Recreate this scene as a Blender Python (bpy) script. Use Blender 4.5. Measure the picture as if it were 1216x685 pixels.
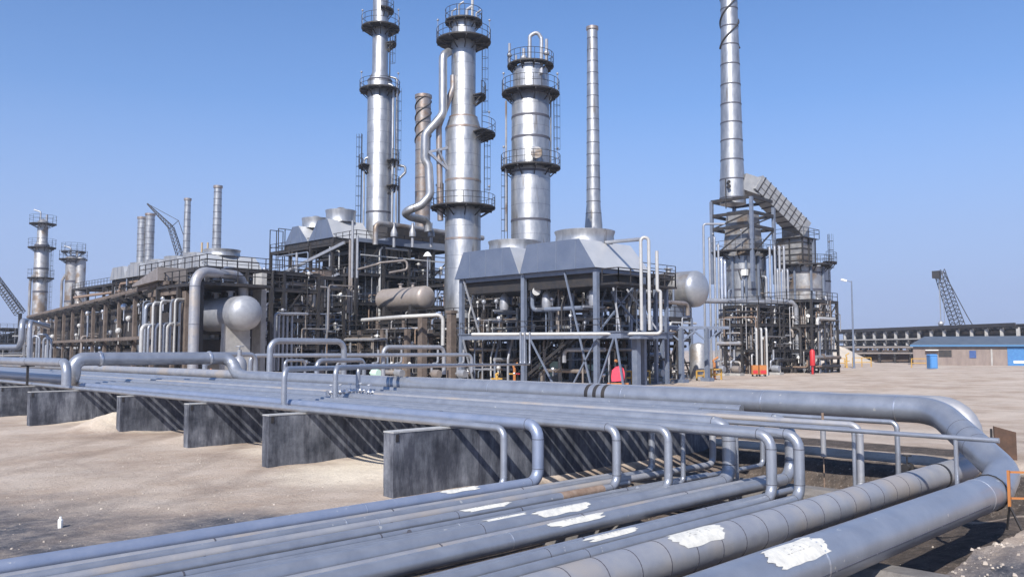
import bpy, math, random
from mathutils import Vector, Matrix, noise
R = math.radians
for o in list(bpy.data.objects): bpy.data.objects.remove(o)
S = bpy.context.scene
# ---------------- camera, sky, sun, exposure ----------------
CAMH = 3.2; TILT = math.atan(0.0725); FPX = 1000.0
cd = bpy.data.cameras.new('camera'); cam = bpy.data.objects.new('camera', cd); S.collection.objects.link(cam)
cd.lens = 36*FPX/1216; cd.sensor_width = 36; cd.clip_start = .1; cd.clip_end = 20000
cam.location = (0, 0, CAMH); cam.rotation_euler = (R(90)+TILT, 0, R(-45))
S.camera = cam
SUN = Vector((1.05, .52, -1.0)).normalized()          # the way the light travels
sd = bpy.data.lights.new('sun', 'SUN'); sun = bpy.data.objects.new('sun', sd); S.collection.objects.link(sun)
sd.energy = 4.9; sd.angle = R(.53); sd.color = (1, .95, .87)
sun.rotation_euler = SUN.to_track_quat('-Z', 'Y').to_euler()
w = bpy.data.worlds.new('World'); S.world = w; w.use_nodes = True
nt = w.node_tree; bg = nt.nodes['Background']
sky = nt.nodes.new('ShaderNodeTexSky'); sky.sky_type = 'NISHITA'; sky.sun_disc = False
sky.sun_elevation = math.asin(-SUN.z); sky.sun_rotation = math.atan2(-SUN.x, -SUN.y)
sky.air_density = .95; sky.dust_density = .7; sky.ozone_density = 9; sky.altitude = 0
tcw = nt.nodes.new('ShaderNodeTexCoord'); sxyz = nt.nodes.new('ShaderNodeSeparateXYZ'); nt.links.new(tcw.outputs['Generated'], sxyz.inputs[0])
rw = nt.nodes.new('ShaderNodeValToRGB'); nt.links.new(sxyz.outputs[2], rw.inputs[0])       # pale dusty air towards the horizon
for i, (p, v) in enumerate(((0, .97), (.06, .93), (.13, .78), (.28, .25), (.5, 0))):
    e = rw.color_ramp.elements[i] if i < 2 else rw.color_ramp.elements.new(p)
    e.position = p; e.color = (v, v, v, 1)
mxw = nt.nodes.new('ShaderNodeMix'); mxw.data_type = 'RGBA'; nt.links.new(rw.outputs[0], mxw.inputs[0]); nt.links.new(sky.outputs[0], mxw.inputs[6])
mxw.inputs[7].default_value = (2.42, 3.0, 4.7, 1); hs = nt.nodes.new('ShaderNodeHueSaturation'); hs.inputs['Saturation'].default_value = 1.05; hs.inputs['Value'].default_value = 1.04
nt.links.new(mxw.outputs[2], hs.inputs['Color']); nt.links.new(hs.outputs[0], bg.inputs[0]); bg.inputs[1].default_value = .128
S.view_settings.view_transform = 'Standard'; S.view_settings.look = 'None'
S.view_settings.gamma = 1; S.view_settings.exposure = .36; S.view_settings.use_curve_mapping = False
# ---------------- pixel of the photograph -> place at forward distance Y ----------------
CT, ST = math.cos(TILT), math.sin(TILT)
def P(px, py, Y):
    a = TILT+math.atan((342.5-py)/FPX); dz = Y*math.tan(a)
    X = (px-608)/FPX*(Y*CT+dz*ST)
    return Vector(((X+Y)*.70710678, (Y-X)*.70710678, CAMH+dz))
def G(px, Y): v = P(px, 415, Y); return v.x, v.y
def ZZ(py, Y): return P(608, py, Y).z
def proj(v):
    X = (v[0]-v[1])*.70710678; Y = (v[0]+v[1])*.70710678; dz = v[2]-CAMH; d = Y*CT+dz*ST
    return 608+FPX*X/d, 342.5-FPX*(dz*CT-Y*ST)/d
# ---------------- materials ----------------
MATS = {}
def mat(name, c, rough=.6, metal=0., c2=None, scale=4., bump=0., bscale=30., lo=.35, hi=.65, stretch=None, spec=.5, c3=None, s3=1., c3lo=.5, c3hi=.62, c3st=None):
    if name in MATS: return MATS[name]
    m = bpy.data.materials.new(name); m.use_nodes = True; n = m.node_tree.nodes; l = m.node_tree.links
    b = n['Principled BSDF']; b.inputs['Roughness'].default_value = rough; b.inputs['Metallic'].default_value = metal
    b.inputs['Base Color'].default_value = (*c, 1); b.inputs['Specular IOR Level'].default_value = spec
    tc = n.new('ShaderNodeTexCoord'); mp = n.new('ShaderNodeMapping'); l.new(tc.outputs['Object'], mp.inputs[0])
    if stretch: mp.inputs['Scale'].default_value = stretch
    if c2:
        t = n.new('ShaderNodeTexNoise'); t.inputs['Scale'].default_value = scale; t.inputs['Detail'].default_value = 8; t.inputs['Roughness'].default_value = .65
        l.new(mp.outputs[0], t.inputs[0]); r = n.new('ShaderNodeValToRGB'); l.new(t.outputs[0], r.inputs[0])
        r.color_ramp.elements[0].position = lo; r.color_ramp.elements[1].position = hi
        r.color_ramp.elements[0].color = (*c, 1); r.color_ramp.elements[1].color = (*c2, 1); out = r.outputs[0]
        if c3:
            t3 = n.new('ShaderNodeTexNoise'); t3.inputs['Scale'].default_value = s3; t3.inputs['Detail'].default_value = 6
            mp3 = n.new('ShaderNodeMapping'); l.new(tc.outputs['Object'], mp3.inputs[0]); mp3.inputs['Scale'].default_value = c3st or (1,1,1); l.new(mp3.outputs[0], t3.inputs[0]); r3 = n.new('ShaderNodeValToRGB'); l.new(t3.outputs[0], r3.inputs[0])
            r3.color_ramp.elements[0].position = c3lo; r3.color_ramp.elements[1].position = c3hi
            mx = n.new('ShaderNodeMix'); mx.data_type = 'RGBA'; l.new(r3.outputs[0], mx.inputs[0]); l.new(out, mx.inputs[6]); mx.inputs[7].default_value = (*c3, 1); out = mx.outputs[2]
        l.new(out, b.inputs['Base Color'])
        mr = n.new('ShaderNodeMapRange'); l.new(t.outputs[0], mr.inputs[0]); mr.inputs[3].default_value = max(.05, rough-.1); mr.inputs[4].default_value = min(1, rough+.15)
        l.new(mr.outputs[0], b.inputs['Roughness'])
    if bump:
        t2 = n.new('ShaderNodeTexNoise'); t2.inputs['Scale'].default_value = bscale; t2.inputs['Detail'].default_value = 5
        l.new(mp.outputs[0], t2.inputs[0]); bp = n.new('ShaderNodeBump'); bp.inputs['Strength'].default_value = bump; bp.inputs['Distance'].default_value = .05
        l.new(t2.outputs[0], bp.inputs['Height']); l.new(bp.outputs[0], b.inputs['Normal'])
    MATS[name] = m; return m
ALU = mat('aluminium_cladding', (.31,.32,.34), .42, .78, (.45,.455,.465), 1.6, .3, 1.5, stretch=(1,1,.35), c3=(.23,.21,.19), s3=1.1, c3lo=.60, c3hi=.72, c3st=(1.6,1.6,.22))
ALUD = mat('weathered_cladding', (.29,.295,.315), .48, .6, (.42,.41,.40), 1.5, .3, 2, c3=(.22,.17,.13), s3=.35)
ALUR = mat('rusty_cladding', (.33,.32,.32), .45, .6, (.28,.20,.155), 1.3, .3, 2)
PIPE = mat('blue_grey_pipe_cladding', (.29,.308,.352), .34, .55, (.36,.38,.425), 2.0, .15, 3, c3=(.58,.57,.54), s3=7, c3lo=.70, c3hi=.73)
PIPED = mat('dusty_pipe_cladding', (.30,.308,.345), .46, .35, (.37,.37,.385), 2, .2, 4, c3=(.40,.36,.33), s3=.5)
PIPEB = mat('painted_blue_pipe', (.235,.28,.385), .37, .42, (.29,.33,.43), 2, .15, 4, c3=(.52,.53,.52), s3=8, c3lo=.70, c3hi=.73)
SEAM = mat('dark_seam', (.08,.08,.10), .6, .2)
BRIGHT = mat('new_cladding', (.62,.63,.66), .30, .85, (.72,.72,.74), 2, .2, 3)
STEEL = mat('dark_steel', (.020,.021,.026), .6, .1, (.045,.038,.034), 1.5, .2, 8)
GSTEEL = mat('grey_painted_steel', (.14,.17,.235), .5, .2, (.19,.22,.285), 1.5, .15, 8)
LSTEEL = mat('light_grey_steel', (.27,.285,.32), .45, .4, (.36,.365,.39), 1.5, .15, 8)
BROWN = mat('fireproofed_column', (.17,.135,.115), .85, 0, (.09,.07,.06), 1.2, .3, 10)
GREYC = mat('grey_concrete', (.42,.41,.39), .85, 0, (.30,.29,.28), 1.5, .3, 10)
TAN = mat('tan_cladding', (.30,.26,.235), .45, .3, (.21,.18,.16), 1.5, .2, 4)
WHITEP = mat('white_pipe', (.50,.50,.49), .45, .2, (.40,.39,.38), 2)
RUSTP = mat('rusty_pipe', (.20,.13,.09), .8, .1, (.30,.22,.17), 6, .3, 20)
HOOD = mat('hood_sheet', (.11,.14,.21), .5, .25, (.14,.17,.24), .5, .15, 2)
HOODL = mat('hood_sheet_lit', (.54,.55,.56), .46, .4, (.62,.62,.62), .6, .15, 2)
RED = mat('red_paint', (.55,.03,.03), .45, 0, (.45,.03,.04), 5)
PINK = mat('red_cover', (.75,.07,.12), .55, 0, (.65,.05,.09), 5)
ORANGE = mat('orange_paint', (.50,.19,.045), .6, 0, (.36,.14,.05), 4)
YELLOW = mat('yellow_paint', (.55,.33,.06), .6, 0, (.42,.24,.06), 4)
BLUE = mat('blue_paint', (.04,.15,.38), .55, 0, (.06,.21,.44), 3)
NAVY = mat('navy_paint', (.03,.07,.22), .45, 0, (.05,.10,.26), 3)
MINT = mat('mint_paint', (.56,.76,.66), .55, 0, (.48,.68,.58), 3)
WHITE = mat('white_paint', (.80,.80,.77), .6)
PATCH = mat('white_paint_patch', (.70,.68,.61), .85, 0, (.50,.49,.46), 7, .04, 30)
BLACKP = mat('black_lettering', (.48,.48,.47), .7)
def conc():
    m = bpy.data.materials.new('bitumen_coated_concrete'); m.use_nodes = True; n = m.node_tree.nodes; l = m.node_tree.links
    b = n['Principled BSDF']; b.inputs['Roughness'].default_value = .8
    geo_ = n.new('ShaderNodeNewGeometry')
    def nz(scale, sc, det=8):
        mp = n.new('ShaderNodeMapping'); mp.inputs['Scale'].default_value = sc; l.new(geo_.outputs['Position'], mp.inputs[0])
        t = n.new('ShaderNodeTexNoise'); t.inputs['Scale'].default_value = scale; t.inputs['Detail'].default_value = det; t.inputs['Roughness'].default_value = .7
        l.new(mp.outputs[0], t.inputs[0]); return t
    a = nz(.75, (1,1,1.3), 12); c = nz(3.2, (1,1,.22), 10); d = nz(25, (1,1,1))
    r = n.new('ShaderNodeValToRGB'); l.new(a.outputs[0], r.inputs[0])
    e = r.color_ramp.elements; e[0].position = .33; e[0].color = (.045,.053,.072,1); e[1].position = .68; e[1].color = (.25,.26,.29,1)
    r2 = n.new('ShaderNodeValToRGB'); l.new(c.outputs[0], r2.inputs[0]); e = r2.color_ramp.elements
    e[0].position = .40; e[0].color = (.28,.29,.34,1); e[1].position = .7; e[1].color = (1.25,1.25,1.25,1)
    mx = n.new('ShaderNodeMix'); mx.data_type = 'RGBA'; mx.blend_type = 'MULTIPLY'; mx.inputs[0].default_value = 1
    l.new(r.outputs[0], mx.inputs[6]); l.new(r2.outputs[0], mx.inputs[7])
    r3 = n.new('ShaderNodeValToRGB'); l.new(d.outputs[0], r3.inputs[0]); e = r3.color_ramp.elements
    e[0].position = .70; e[0].color = (0,0,0,1); e[1].position = .76; e[1].color = (1,1,1,1)
    m2 = n.new('ShaderNodeMix'); m2.data_type = 'RGBA'; l.new(r3.outputs[0], m2.inputs[0]); l.new(mx.outputs[2], m2.inputs[6]); m2.inputs[7].default_value = (.42,.42,.42,1)
    l.new(m2.outputs[2], b.inputs['Base Color'])
    bp = n.new('ShaderNodeBump'); bp.inputs['Strength'].default_value = .35; bp.inputs['Distance'].default_value = .03
    l.new(d.outputs[0], bp.inputs['Height']); l.new(bp.outputs[0], b.inputs['Normal']); return m
CONCW = conc()
CONCT = mat('pale_concrete', (.42,.42,.41), .85, 0, (.30,.30,.31), 3, .3, 20)
# ---------------- mesh builder ----------------
class MB:
    def __init__(s): s.v = []; s.f = []; s.m = []
    def face(s, idx, m=0): s.f.append(idx); s.m.append(m)
    def hexa(s, p, m=0):
        b = len(s.v); s.v += [tuple(q) for q in p]
        for q in ((0,3,2,1),(4,5,6,7),(0,1,5,4),(1,2,6,5),(2,3,7,6),(3,0,4,7)): s.face(tuple(b+i for i in q), m)
        return s
    def box(s, a, c, m=0):
        x0,y0,z0 = a; x1,y1,z1 = c
        return s.hexa([(x0,y0,z0),(x1,y0,z0),(x1,y1,z0),(x0,y1,z0),(x0,y0,z1),(x1,y0,z1),(x1,y1,z1),(x0,y1,z1)], m)
    def beam(s, p, q, w=.1, h=None, m=0):
        p = Vector(p); q = Vector(q); h = h or w; d = (q-p).normalized()
        up = Vector((0,0,1)) if abs(d.z) < .98 else Vector((1,0,0))
        a = d.cross(up).normalized()*w/2; b = a.cross(d).normalized()*h/2
        return s.hexa([p-a-b, p+a-b, p+a+b, p-a+b, q-a-b, q+a-b, q+a+b, q-a+b], m)
    def sweep(s, pts, r, n=12, fillet=0, m=0, cap=True, closed=False, seg=5):
        pts = [Vector(p) for p in pts]
        if fillet and len(pts) > 2:
            o = [pts[0]]
            for i in range(1, len(pts)-1):
                a, b, c = pts[i-1], pts[i], pts[i+1]; u = (a-b).normalized(); v = (c-b).normalized()
                ang = u.angle(v)
                if ang > 3.1: o.append(b); continue
                t = min(fillet/math.tan(ang/2), (a-b).length*.48, (c-b).length*.48); rr = t*math.tan(ang/2)
                ce = b+(u+v).normalized()*rr/math.sin(ang/2)
                s0 = b+u*t-ce; s1 = b+v*t-ce; tot = s0.angle(s1); k = max(2, int(seg*tot/1.57+.5))
                ax = s0.cross(s1).normalized()
                for j in range(k+1): o.append(ce+Matrix.Rotation(tot*j/k, 3, ax) @ s0)
            o.append(pts[-1]); pts = o
        b = len(s.v); N = len(pts); fr = None
        for i, p in enumerate(pts):
            if closed: d = (pts[(i+1) % N]-pts[i-1]).normalized()
            elif i == 0: d = (pts[1]-p).normalized()
            elif i == N-1: d = (p-pts[-2]).normalized()
            else: d = ((pts[i+1]-p).normalized()+(p-pts[i-1]).normalized()).normalized()
            if fr is None:
                up = Vector((0,0,1)) if abs(d.z) < .9 else Vector((1,0,0)); a = d.cross(up).normalized()
            else:
                a = (fr-d*fr.dot(d)).normalized()
            fr = a; c = d.cross(a)
            for k in range(n):
                t = 2*math.pi*k/n; s.v.append(tuple(p+(a*math.cos(t)+c*math.sin(t))*r))
        for i in range(N if closed else N-1):
            i2 = (i+1) % N
            for k in range(n):
                k2 = (k+1) % n; s.face((b+i*n+k, b+i2*n+k, b+i2*n+k2, b+i*n+k2), m)
        if cap and not closed:
            s.face(tuple(b+k for k in range(n)), m); s.face(tuple(b+(N-1)*n+k for k in reversed(range(n))), m)
        return s
    def tube(s, p, q, r, n=8, m=0): return s.sweep([p, q], r, n, 0, m)
    def lathe(s, prof, c=(0,0,0), n=32, axis='z', m=0, a0=0, a1=2*math.pi, cap=True):
        full = abs(a1-a0-2*math.pi) < 1e-4; b = len(s.v); K = n if full else n+1
        c = Vector(c)
        for r, z in prof:
            for k in range(K):
                t = a0+(a1-a0)*k/n; x, y = r*math.cos(t), r*math.sin(t)
                s.v.append(tuple(c+(Vector((x,y,z)) if axis == 'z' else Vector((x,z,y)) if axis == 'y' else Vector((z,x,y)))))
        for i in range(len(prof)-1):
            for k in range(n):
                k2 = (k+1) % K; q = (b+i*K+k, b+i*K+k2, b+(i+1)*K+k2, b+(i+1)*K+k)
                s.face(q if axis == 'z' else q[::-1], m)
        if full and cap:
            if prof[0][0] > .001: s.face(tuple(b+k for k in reversed(range(n))), m)
            if prof[-1][0] > .001: s.face(tuple(b+(len(prof)-1)*K+k for k in range(n)), m)
        return s
    def ball(s, c, r, n=10, m=0, sz=1):
        return s.lathe([(max(.0005, r*math.sin(math.pi*i/n)), -r*sz*math.cos(math.pi*i/n)) for i in range(n+1)], c, n+2, m=m, cap=False)
    def poly(s, pts, ext, m=0):      # prism: flat polygon swept along a vector
        b = len(s.v); n = len(pts); e = Vector(ext); s.v += [tuple(p) for p in pts]+[tuple(Vector(p)+e) for p in pts]
        s.face(tuple(reversed(range(b, b+n))), m); s.face(tuple(range(b+n, b+2*n)), m)
        for i in range(n): j = (i+1) % n; s.face((b+i, b+j, b+n+j, b+n+i), m)
        return s
WL = {}
def link(o): S.collection.objects.link(o); return o
def emit(name, mb, mats, parent=None, loc=None, smooth=True, label=None):
    me = bpy.data.meshes.new(name); o = bpy.data.objects.new(name, me)
    base = WL[parent.name] if parent else Vector(loc or (0,0,0))
    me.from_pydata([(x-base.x, y-base.y, z-base.z) for x, y, z in mb.v], [], mb.f)
    if not isinstance(mats, (list, tuple)): mats = [mats]
    for m in mats: me.materials.append(m)
    if len(mats) > 1: me.polygons.foreach_set('material_index', mb.m)
    me.update()
    if smooth:
        me.polygons.foreach_set('use_smooth', [True]*len(mb.f)); me.set_sharp_from_angle(angle=R(38))
    link(o)
    if parent: o.parent = parent; WL[o.name] = base
    else: o.location = base; WL[o.name] = base
    if label: o['label'] = label
    return o
def sub(name, mb, mats, parent, **k):            # child of a mesh part; shares its coordinates
    return emit(name, mb, mats, parent, **k)
def thing(name, label, cat, loc=(0,0,0), group=None):
    o = bpy.data.objects.new(name, None); link(o); o.location = loc; o.empty_display_size = .3; WL[o.name] = Vector(loc)
    o['label'] = label; o['category'] = cat
    if group: o['group'] = group
    return o
def single(name, mb, mats, label, cat, loc=(0,0,0), group=None, smooth=True):
    o = emit(name, mb, mats, None, loc, smooth); o['label'] = label; o['category'] = cat
    if group: o['group'] = group
    return o
def kids(o): return [c for c in S.objects if c.parent == o]
def copy_tree(o, parent=None, ch=None):
    if ch is None:
        ch = {}
        for c in S.objects:
            if c.parent: ch.setdefault(c.parent.name, []).append(c)
    c = o.copy(); link(c); c.parent = parent
    for k in ch.get(o.name, []): copy_tree(k, c, ch)
    return c
def setting(name, mb, m, kind='structure', smooth=True):
    o = emit(name, mb, m, None, (0,0,0), smooth); o['kind'] = kind; return o
# rings (cladding joints) put into the pipe's own mesh
def pipe_mb(pts, r, fillet=None, n=14, joints=0, jm=1, jr=.006, flanges=()):
    mb = MB(); fillet = r*3.0 if fillet is None else fillet
    mb.sweep(pts, r, n, fillet, seg=7 if r > .2 else 5)
    if joints:
        pts = [Vector(p) for p in pts]
        for a, b in zip(pts, pts[1:]):
            L = (b-a).length; k = int((L-2*fillet)/joints)
            if k < 1: continue
            d = (b-a)/L
            for i in range(k+1):
                p = a+d*(fillet+(L-2*fillet)*i/k)
                if L > 30 and (p.x+p.y)*.7 > 45 : continue
                mb.sweep([p-d*.012, p+d*.012], r+jr, n, 0, jm)
    for p, d in flanges:
        p = Vector(p); d = Vector(d).normalized(); mb.sweep([p-d*.03, p+d*.03], r*1.5, n, 0, 0)
    return mb
# ---------------- ground ----------------
def sst(a, b, t): t = max(0, min(1, (t-a)/(b-a))); return t*t*(3-2*t)
def gz(x, y):
    z = .05*noise.noise((x*.25, y*.25, 0))+.025*noise.noise((x*1.1, y*1.1, 3))
    dist = math.hypot(x, y)
    if dist < 60: z += .012*noise.noise((x*4, y*4, 7))
    # excavated strip under the low pipes, and the pit under the end of the pipeway
    tr = sst(4.25, 4.6, y)*(1-sst(12.9, 13.7, y))*sst(-60, -30, x)*(1-sst(22.6, 23.1, x))
    z -= .50*tr
    pit = sst(5.4, 6.6, y)*(1-sst(14.2, 14.9, y))*sst(13, 15.0, x)*(1-sst(22.9, 23.5, x+.25*noise.noise((y*.7, 1, 1))))
    z -= .30*pit
    # rim beyond the pit: a step up to the yard
    if 3 < y < 60: z += .32*sst(23.3, 24.6, x)*(1-sst(24.6, 40, x))*sst(3, 6, y)*(1-sst(14, 26, y))
    # spoil heaps between the sleeper walls
    for (hx, hy, r, h) in ((12.7,35.2,1.9,.62),(13.6,29.0,1.5,.30),(15.2,22.6,2.2,.34),(14,41,2.0,.55),(13.0,24.3,1.6,.12),(13.2,17.2,2.2,.16),(9.5,3.0,1.8,.14),(14.4,3.3,1.5,.30),(17.5,2.8,2,.3),(19.5,7.9,.9,.2)):
        d = math.hypot(x-hx, y-hy)/r
        if d < 1.6: z += h*math.exp(-d*d*2.2)*(1+.3*noise.noise((x*2.2, y*2.2, 5)))
    if dist < 30 and y < 4.3 and x > 8: z += .07*noise.noise((x*2.4, y*2.4, 9))+.04*noise.noise((x*7, y*7, 2))
    return z
def axis(lo, hi, st, far):
    a = []; v = lo
    while v <= hi: a.append(v); v += st
    s = st; v = lo; L = []
    while v > -far: s *= 1.13; v -= s; L.append(v)
    s = st; v = a[-1]; H = []
    while v < far: s *= 1.13; v += s; H.append(v)
    return L[::-1]+a+H
def ground():
    xs = axis(-3, 27, .14, 4000); ys = axis(-1, 40, .17, 4000); nx, ny = len(xs), len(ys)
    mb = MB(); mb.v = [(x, y, gz(x, y) if abs(x)+abs(y) < 400 else 0) for y in ys for x in xs]
    mb.f = [(j*nx+i, j*nx+i+1, (j+1)*nx+i+1, (j+1)*nx+i) for j in range(ny-1) for i in range(nx-1)]; mb.m = [0]*len(mb.f)
    m = bpy.data.materials.new('sandy_ground'); m.use_nodes = True; n = m.node_tree.nodes; l = m.node_tree.links
    b = n['Principled BSDF']; b.inputs['Roughness'].default_value = .95; b.inputs['Specular IOR Level'].default_value = .2
    geo = n.new('ShaderNodeNewGeometry'); pos = geo.outputs['Position']
    def nz(scale, sc=(1,1,1), det=8, rg=.6):
        mp = n.new('ShaderNodeMapping'); mp.inputs['Scale'].default_value = sc; l.new(pos, mp.inputs[0])
        t = n.new('ShaderNodeTexNoise'); t.inputs['Scale'].default_value = scale; t.inputs['Detail'].default_value = det; t.inputs['Roughness'].default_value = rg
        l.new(mp.outputs[0], t.inputs[0]); return t.outputs[0]
    def ramp(src, pts):
        r = n.new('ShaderNodeValToRGB'); l.new(src, r.inputs[0]); e = r.color_ramp.elements
        e[0].position, e[0].color = pts[0][0], (*pts[0][1], 1); e[1].position, e[1].color = pts[-1][0], (*pts[-1][1], 1)
        for p, c in pts[1:-1]: q = e.new(p); q.color = (*c, 1)
        return r.outputs[0]
    def mix(f, a, c, bt='MIX'):
        x = n.new('ShaderNodeMix'); x.data_type = 'RGBA'; x.blend_type = bt
        if isinstance(f, float): x.inputs[0].default_value = f
        else: l.new(f, x.inputs[0])
        l.new(a, x.inputs[6])
        if isinstance(c, tuple): x.inputs[7].default_value = (*c, 1)
        else: l.new(c, x.inputs[7])
        return x.outputs[2]
    base = ramp(nz(.35, det=10), [(.3, (.29,.215,.165)), (.5, (.41,.32,.25)), (.7, (.56,.465,.385))])
    # wheel-worn streaks across the yard
    st = ramp(nz(.09, (.8,1.3,1), 14, .8), [(.42, (0,0,0)), (.6, (1,1,1))]); base = mix(mulc(n, l, st, .75), base, (.54,.465,.395))
    st = ramp(nz(.25, (1.6,.7,1), 12, .75), [(.52, (0,0,0)), (.68, (1,1,1))]); base = mix(mulc(n, l, st, .6), base, (.27,.21,.17))
    def blob(cx, cy, r, soft, nscale=.8, amp=.9):
        mp = n.new('ShaderNodeMapping'); l.new(pos, mp.inputs[0]); mp.inputs['Location'].default_value = (-cx, -cy, 0); mp.inputs['Scale'].default_value = (1,1,0)
        ln = n.new('ShaderNodeVectorMath'); ln.operation = 'LENGTH'; l.new(mp.outputs[0], ln.inputs[0])
        a = n.new('ShaderNodeMath'); a.operation = 'MULTIPLY_ADD'; l.new(nz(nscale), a.inputs[0]); a.inputs[1].default_value = amp*r; l.new(ln.outputs['Value'], a.inputs[2])
        mr = n.new('ShaderNodeMapRange'); l.new(a.outputs[0], mr.inputs[0]); mr.inputs[1].default_value = r*(1+amp*.5)-soft; mr.inputs[2].default_value = r*(1+amp*.5)+soft
        mr.inputs[3].default_value = 1; mr.inputs[4].default_value = 0; return mr.outputs[0]
    oil = ramp(nz(2.2, det=12, rg=.75), [(.36, (.05,.055,.07)), (.5, (.13,.125,.135)), (.62, (.27,.235,.21)), (.72, (.36,.33,.31))])
    base = mix(blob(.8, 16.4, 5.6, 1.8), base, oil)
    base = mix(blob(7.4, 14.6, 1.4, .6, 2.), base, oil)
    base = mix(blob(12.5, 1.6, 3.0, .7, 1.5), base, oil)
    base = mix(blob(17.0, .9, 2.6, .6, 1.5), base, oil)
    def ring(cx, cy, r, w_, k, col, base):        # tyre marks
        mp = n.new('ShaderNodeMapping'); l.new(pos, mp.inputs[0]); mp.inputs['Location'].default_value = (-cx, -cy, 0); mp.inputs['Scale'].default_value = (1,1,0)
        ln = n.new('ShaderNodeVectorMath'); ln.operation = 'LENGTH'; l.new(mp.outputs[0], ln.inputs[0])
        a = n.new('ShaderNodeMath'); a.operation = 'SUBTRACT'; l.new(ln.outputs['Value'], a.inputs[0]); a.inputs[1].default_value = r
        c = n.new('ShaderNodeMath'); c.operation = 'ABSOLUTE'; l.new(a.outputs[0], c.inputs[0])
        mr = n.new('ShaderNodeMapRange'); l.new(c.outputs[0], mr.inputs[0]); mr.inputs[1].default_value = w_*.5; mr.inputs[2].default_value = w_; mr.inputs[3].default_value = k; mr.inputs[4].default_value = 0
        g = n.new('ShaderNodeMath'); g.operation = 'MULTIPLY'; l.new(mr.outputs[0], g.inputs[0]); l.new(nz(1.6, det=6), g.inputs[1]); return mix(g.outputs[0], base, col)
    for cx, cy, r in ((-30, 70, 56.0), (-30, 70, 57.9), (-12, 44, 31), (-12, 44, 32.9), (130, -60, 128), (130, -60, 130), (150, 20, 99), (150, 20, 101)): base = ring(cx, cy, r, .34, .45, (.20,.155,.125), base)
    # dark soil on the pit's slope, pipe shadow painted into its colour
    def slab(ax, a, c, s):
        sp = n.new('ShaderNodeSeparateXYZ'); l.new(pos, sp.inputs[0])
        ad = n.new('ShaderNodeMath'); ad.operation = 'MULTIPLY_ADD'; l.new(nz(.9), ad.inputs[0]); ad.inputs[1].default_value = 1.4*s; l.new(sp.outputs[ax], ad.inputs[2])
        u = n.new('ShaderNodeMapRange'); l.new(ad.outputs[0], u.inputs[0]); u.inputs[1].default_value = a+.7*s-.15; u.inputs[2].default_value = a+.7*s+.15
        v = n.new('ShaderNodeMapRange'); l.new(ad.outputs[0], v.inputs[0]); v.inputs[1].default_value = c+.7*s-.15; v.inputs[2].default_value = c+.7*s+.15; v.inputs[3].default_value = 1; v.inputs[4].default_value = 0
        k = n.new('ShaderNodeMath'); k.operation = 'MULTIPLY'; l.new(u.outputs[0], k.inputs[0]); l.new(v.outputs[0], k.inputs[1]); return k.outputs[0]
    def mul(a, c):
        k = n.new('ShaderNodeMath'); k.operation = 'MULTIPLY'; l.new(a, k.inputs[0]); l.new(c, k.inputs[1]); return k.outputs[0]
    pit_shade = ramp(nz(3, det=10), [(.35, (.05,.042,.038)), (.65, (.12,.095,.08))])
    base = mix(mul(slab(0, 21.9, 23.9, .3), slab(1, 5.5, 60, 1)), base, pit_shade)
    base = mix(mul(slab(0, 24.5, 26.6, .5), slab(1, 7.0, 40, 1)), base, pit_shade)
    base = mix(mul(slab(0, -80, 21.6, .3), slab(1, 4.35, 10.4, .5)), base, pit_shade); base = mix(mul(slab(0, -80, 12.9, .3), slab(1, 9.8, 12.7, .3)), base, pit_shade)  # trench under the pipes blackened: shade painted into the soil colour
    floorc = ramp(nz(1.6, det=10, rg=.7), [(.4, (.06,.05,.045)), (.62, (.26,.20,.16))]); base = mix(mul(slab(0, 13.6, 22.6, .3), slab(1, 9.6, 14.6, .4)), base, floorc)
    # pale fresh spoil
    for a in ((13.2, 18.3, 2.1), (15.5, 18.9, 1.5), (16, 21.8, 1.6), (14.2, 29, .9), (13.3, 34.8, 1.3), (14.5, 23.9, 1.6), (13.2, 41, 1.6)):
        base = mix(mulc(n, l, blob(a[0], a[1], a[2], .8, 1.5), .85), base, (.74,.65,.52))
    sp = ramp(nz(16, det=6, rg=.8), [(.56, (0,0,0)), (.68, (1,1,1))]); base = mix(mulc(n, l, sp, .45), base, (.55,.49,.43))
    sp = ramp(nz(11, (1,1,1), 8, .85), [(.33, (1,1,1)), (.45, (0,0,0))]); base = mix(mulc(n, l, sp, .6), base, (.12,.10,.09))
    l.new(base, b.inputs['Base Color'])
    bp = n.new('ShaderNodeBump'); bp.inputs['Strength'].default_value = .8; bp.inputs['Distance'].default_value = .09; l.new(nz(6, det=12, rg=.75), bp.inputs['Height']); l.new(bp.outputs[0], b.inputs['Normal'])
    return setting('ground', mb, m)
def mulc(n, l, src, k):
    m = n.new('ShaderNodeMath'); m.operation = 'MULTIPLY'; l.new(src, m.inputs[0]); m.inputs[1].default_value = k; return m.outputs[0]
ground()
rng = random.Random(7)
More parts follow.
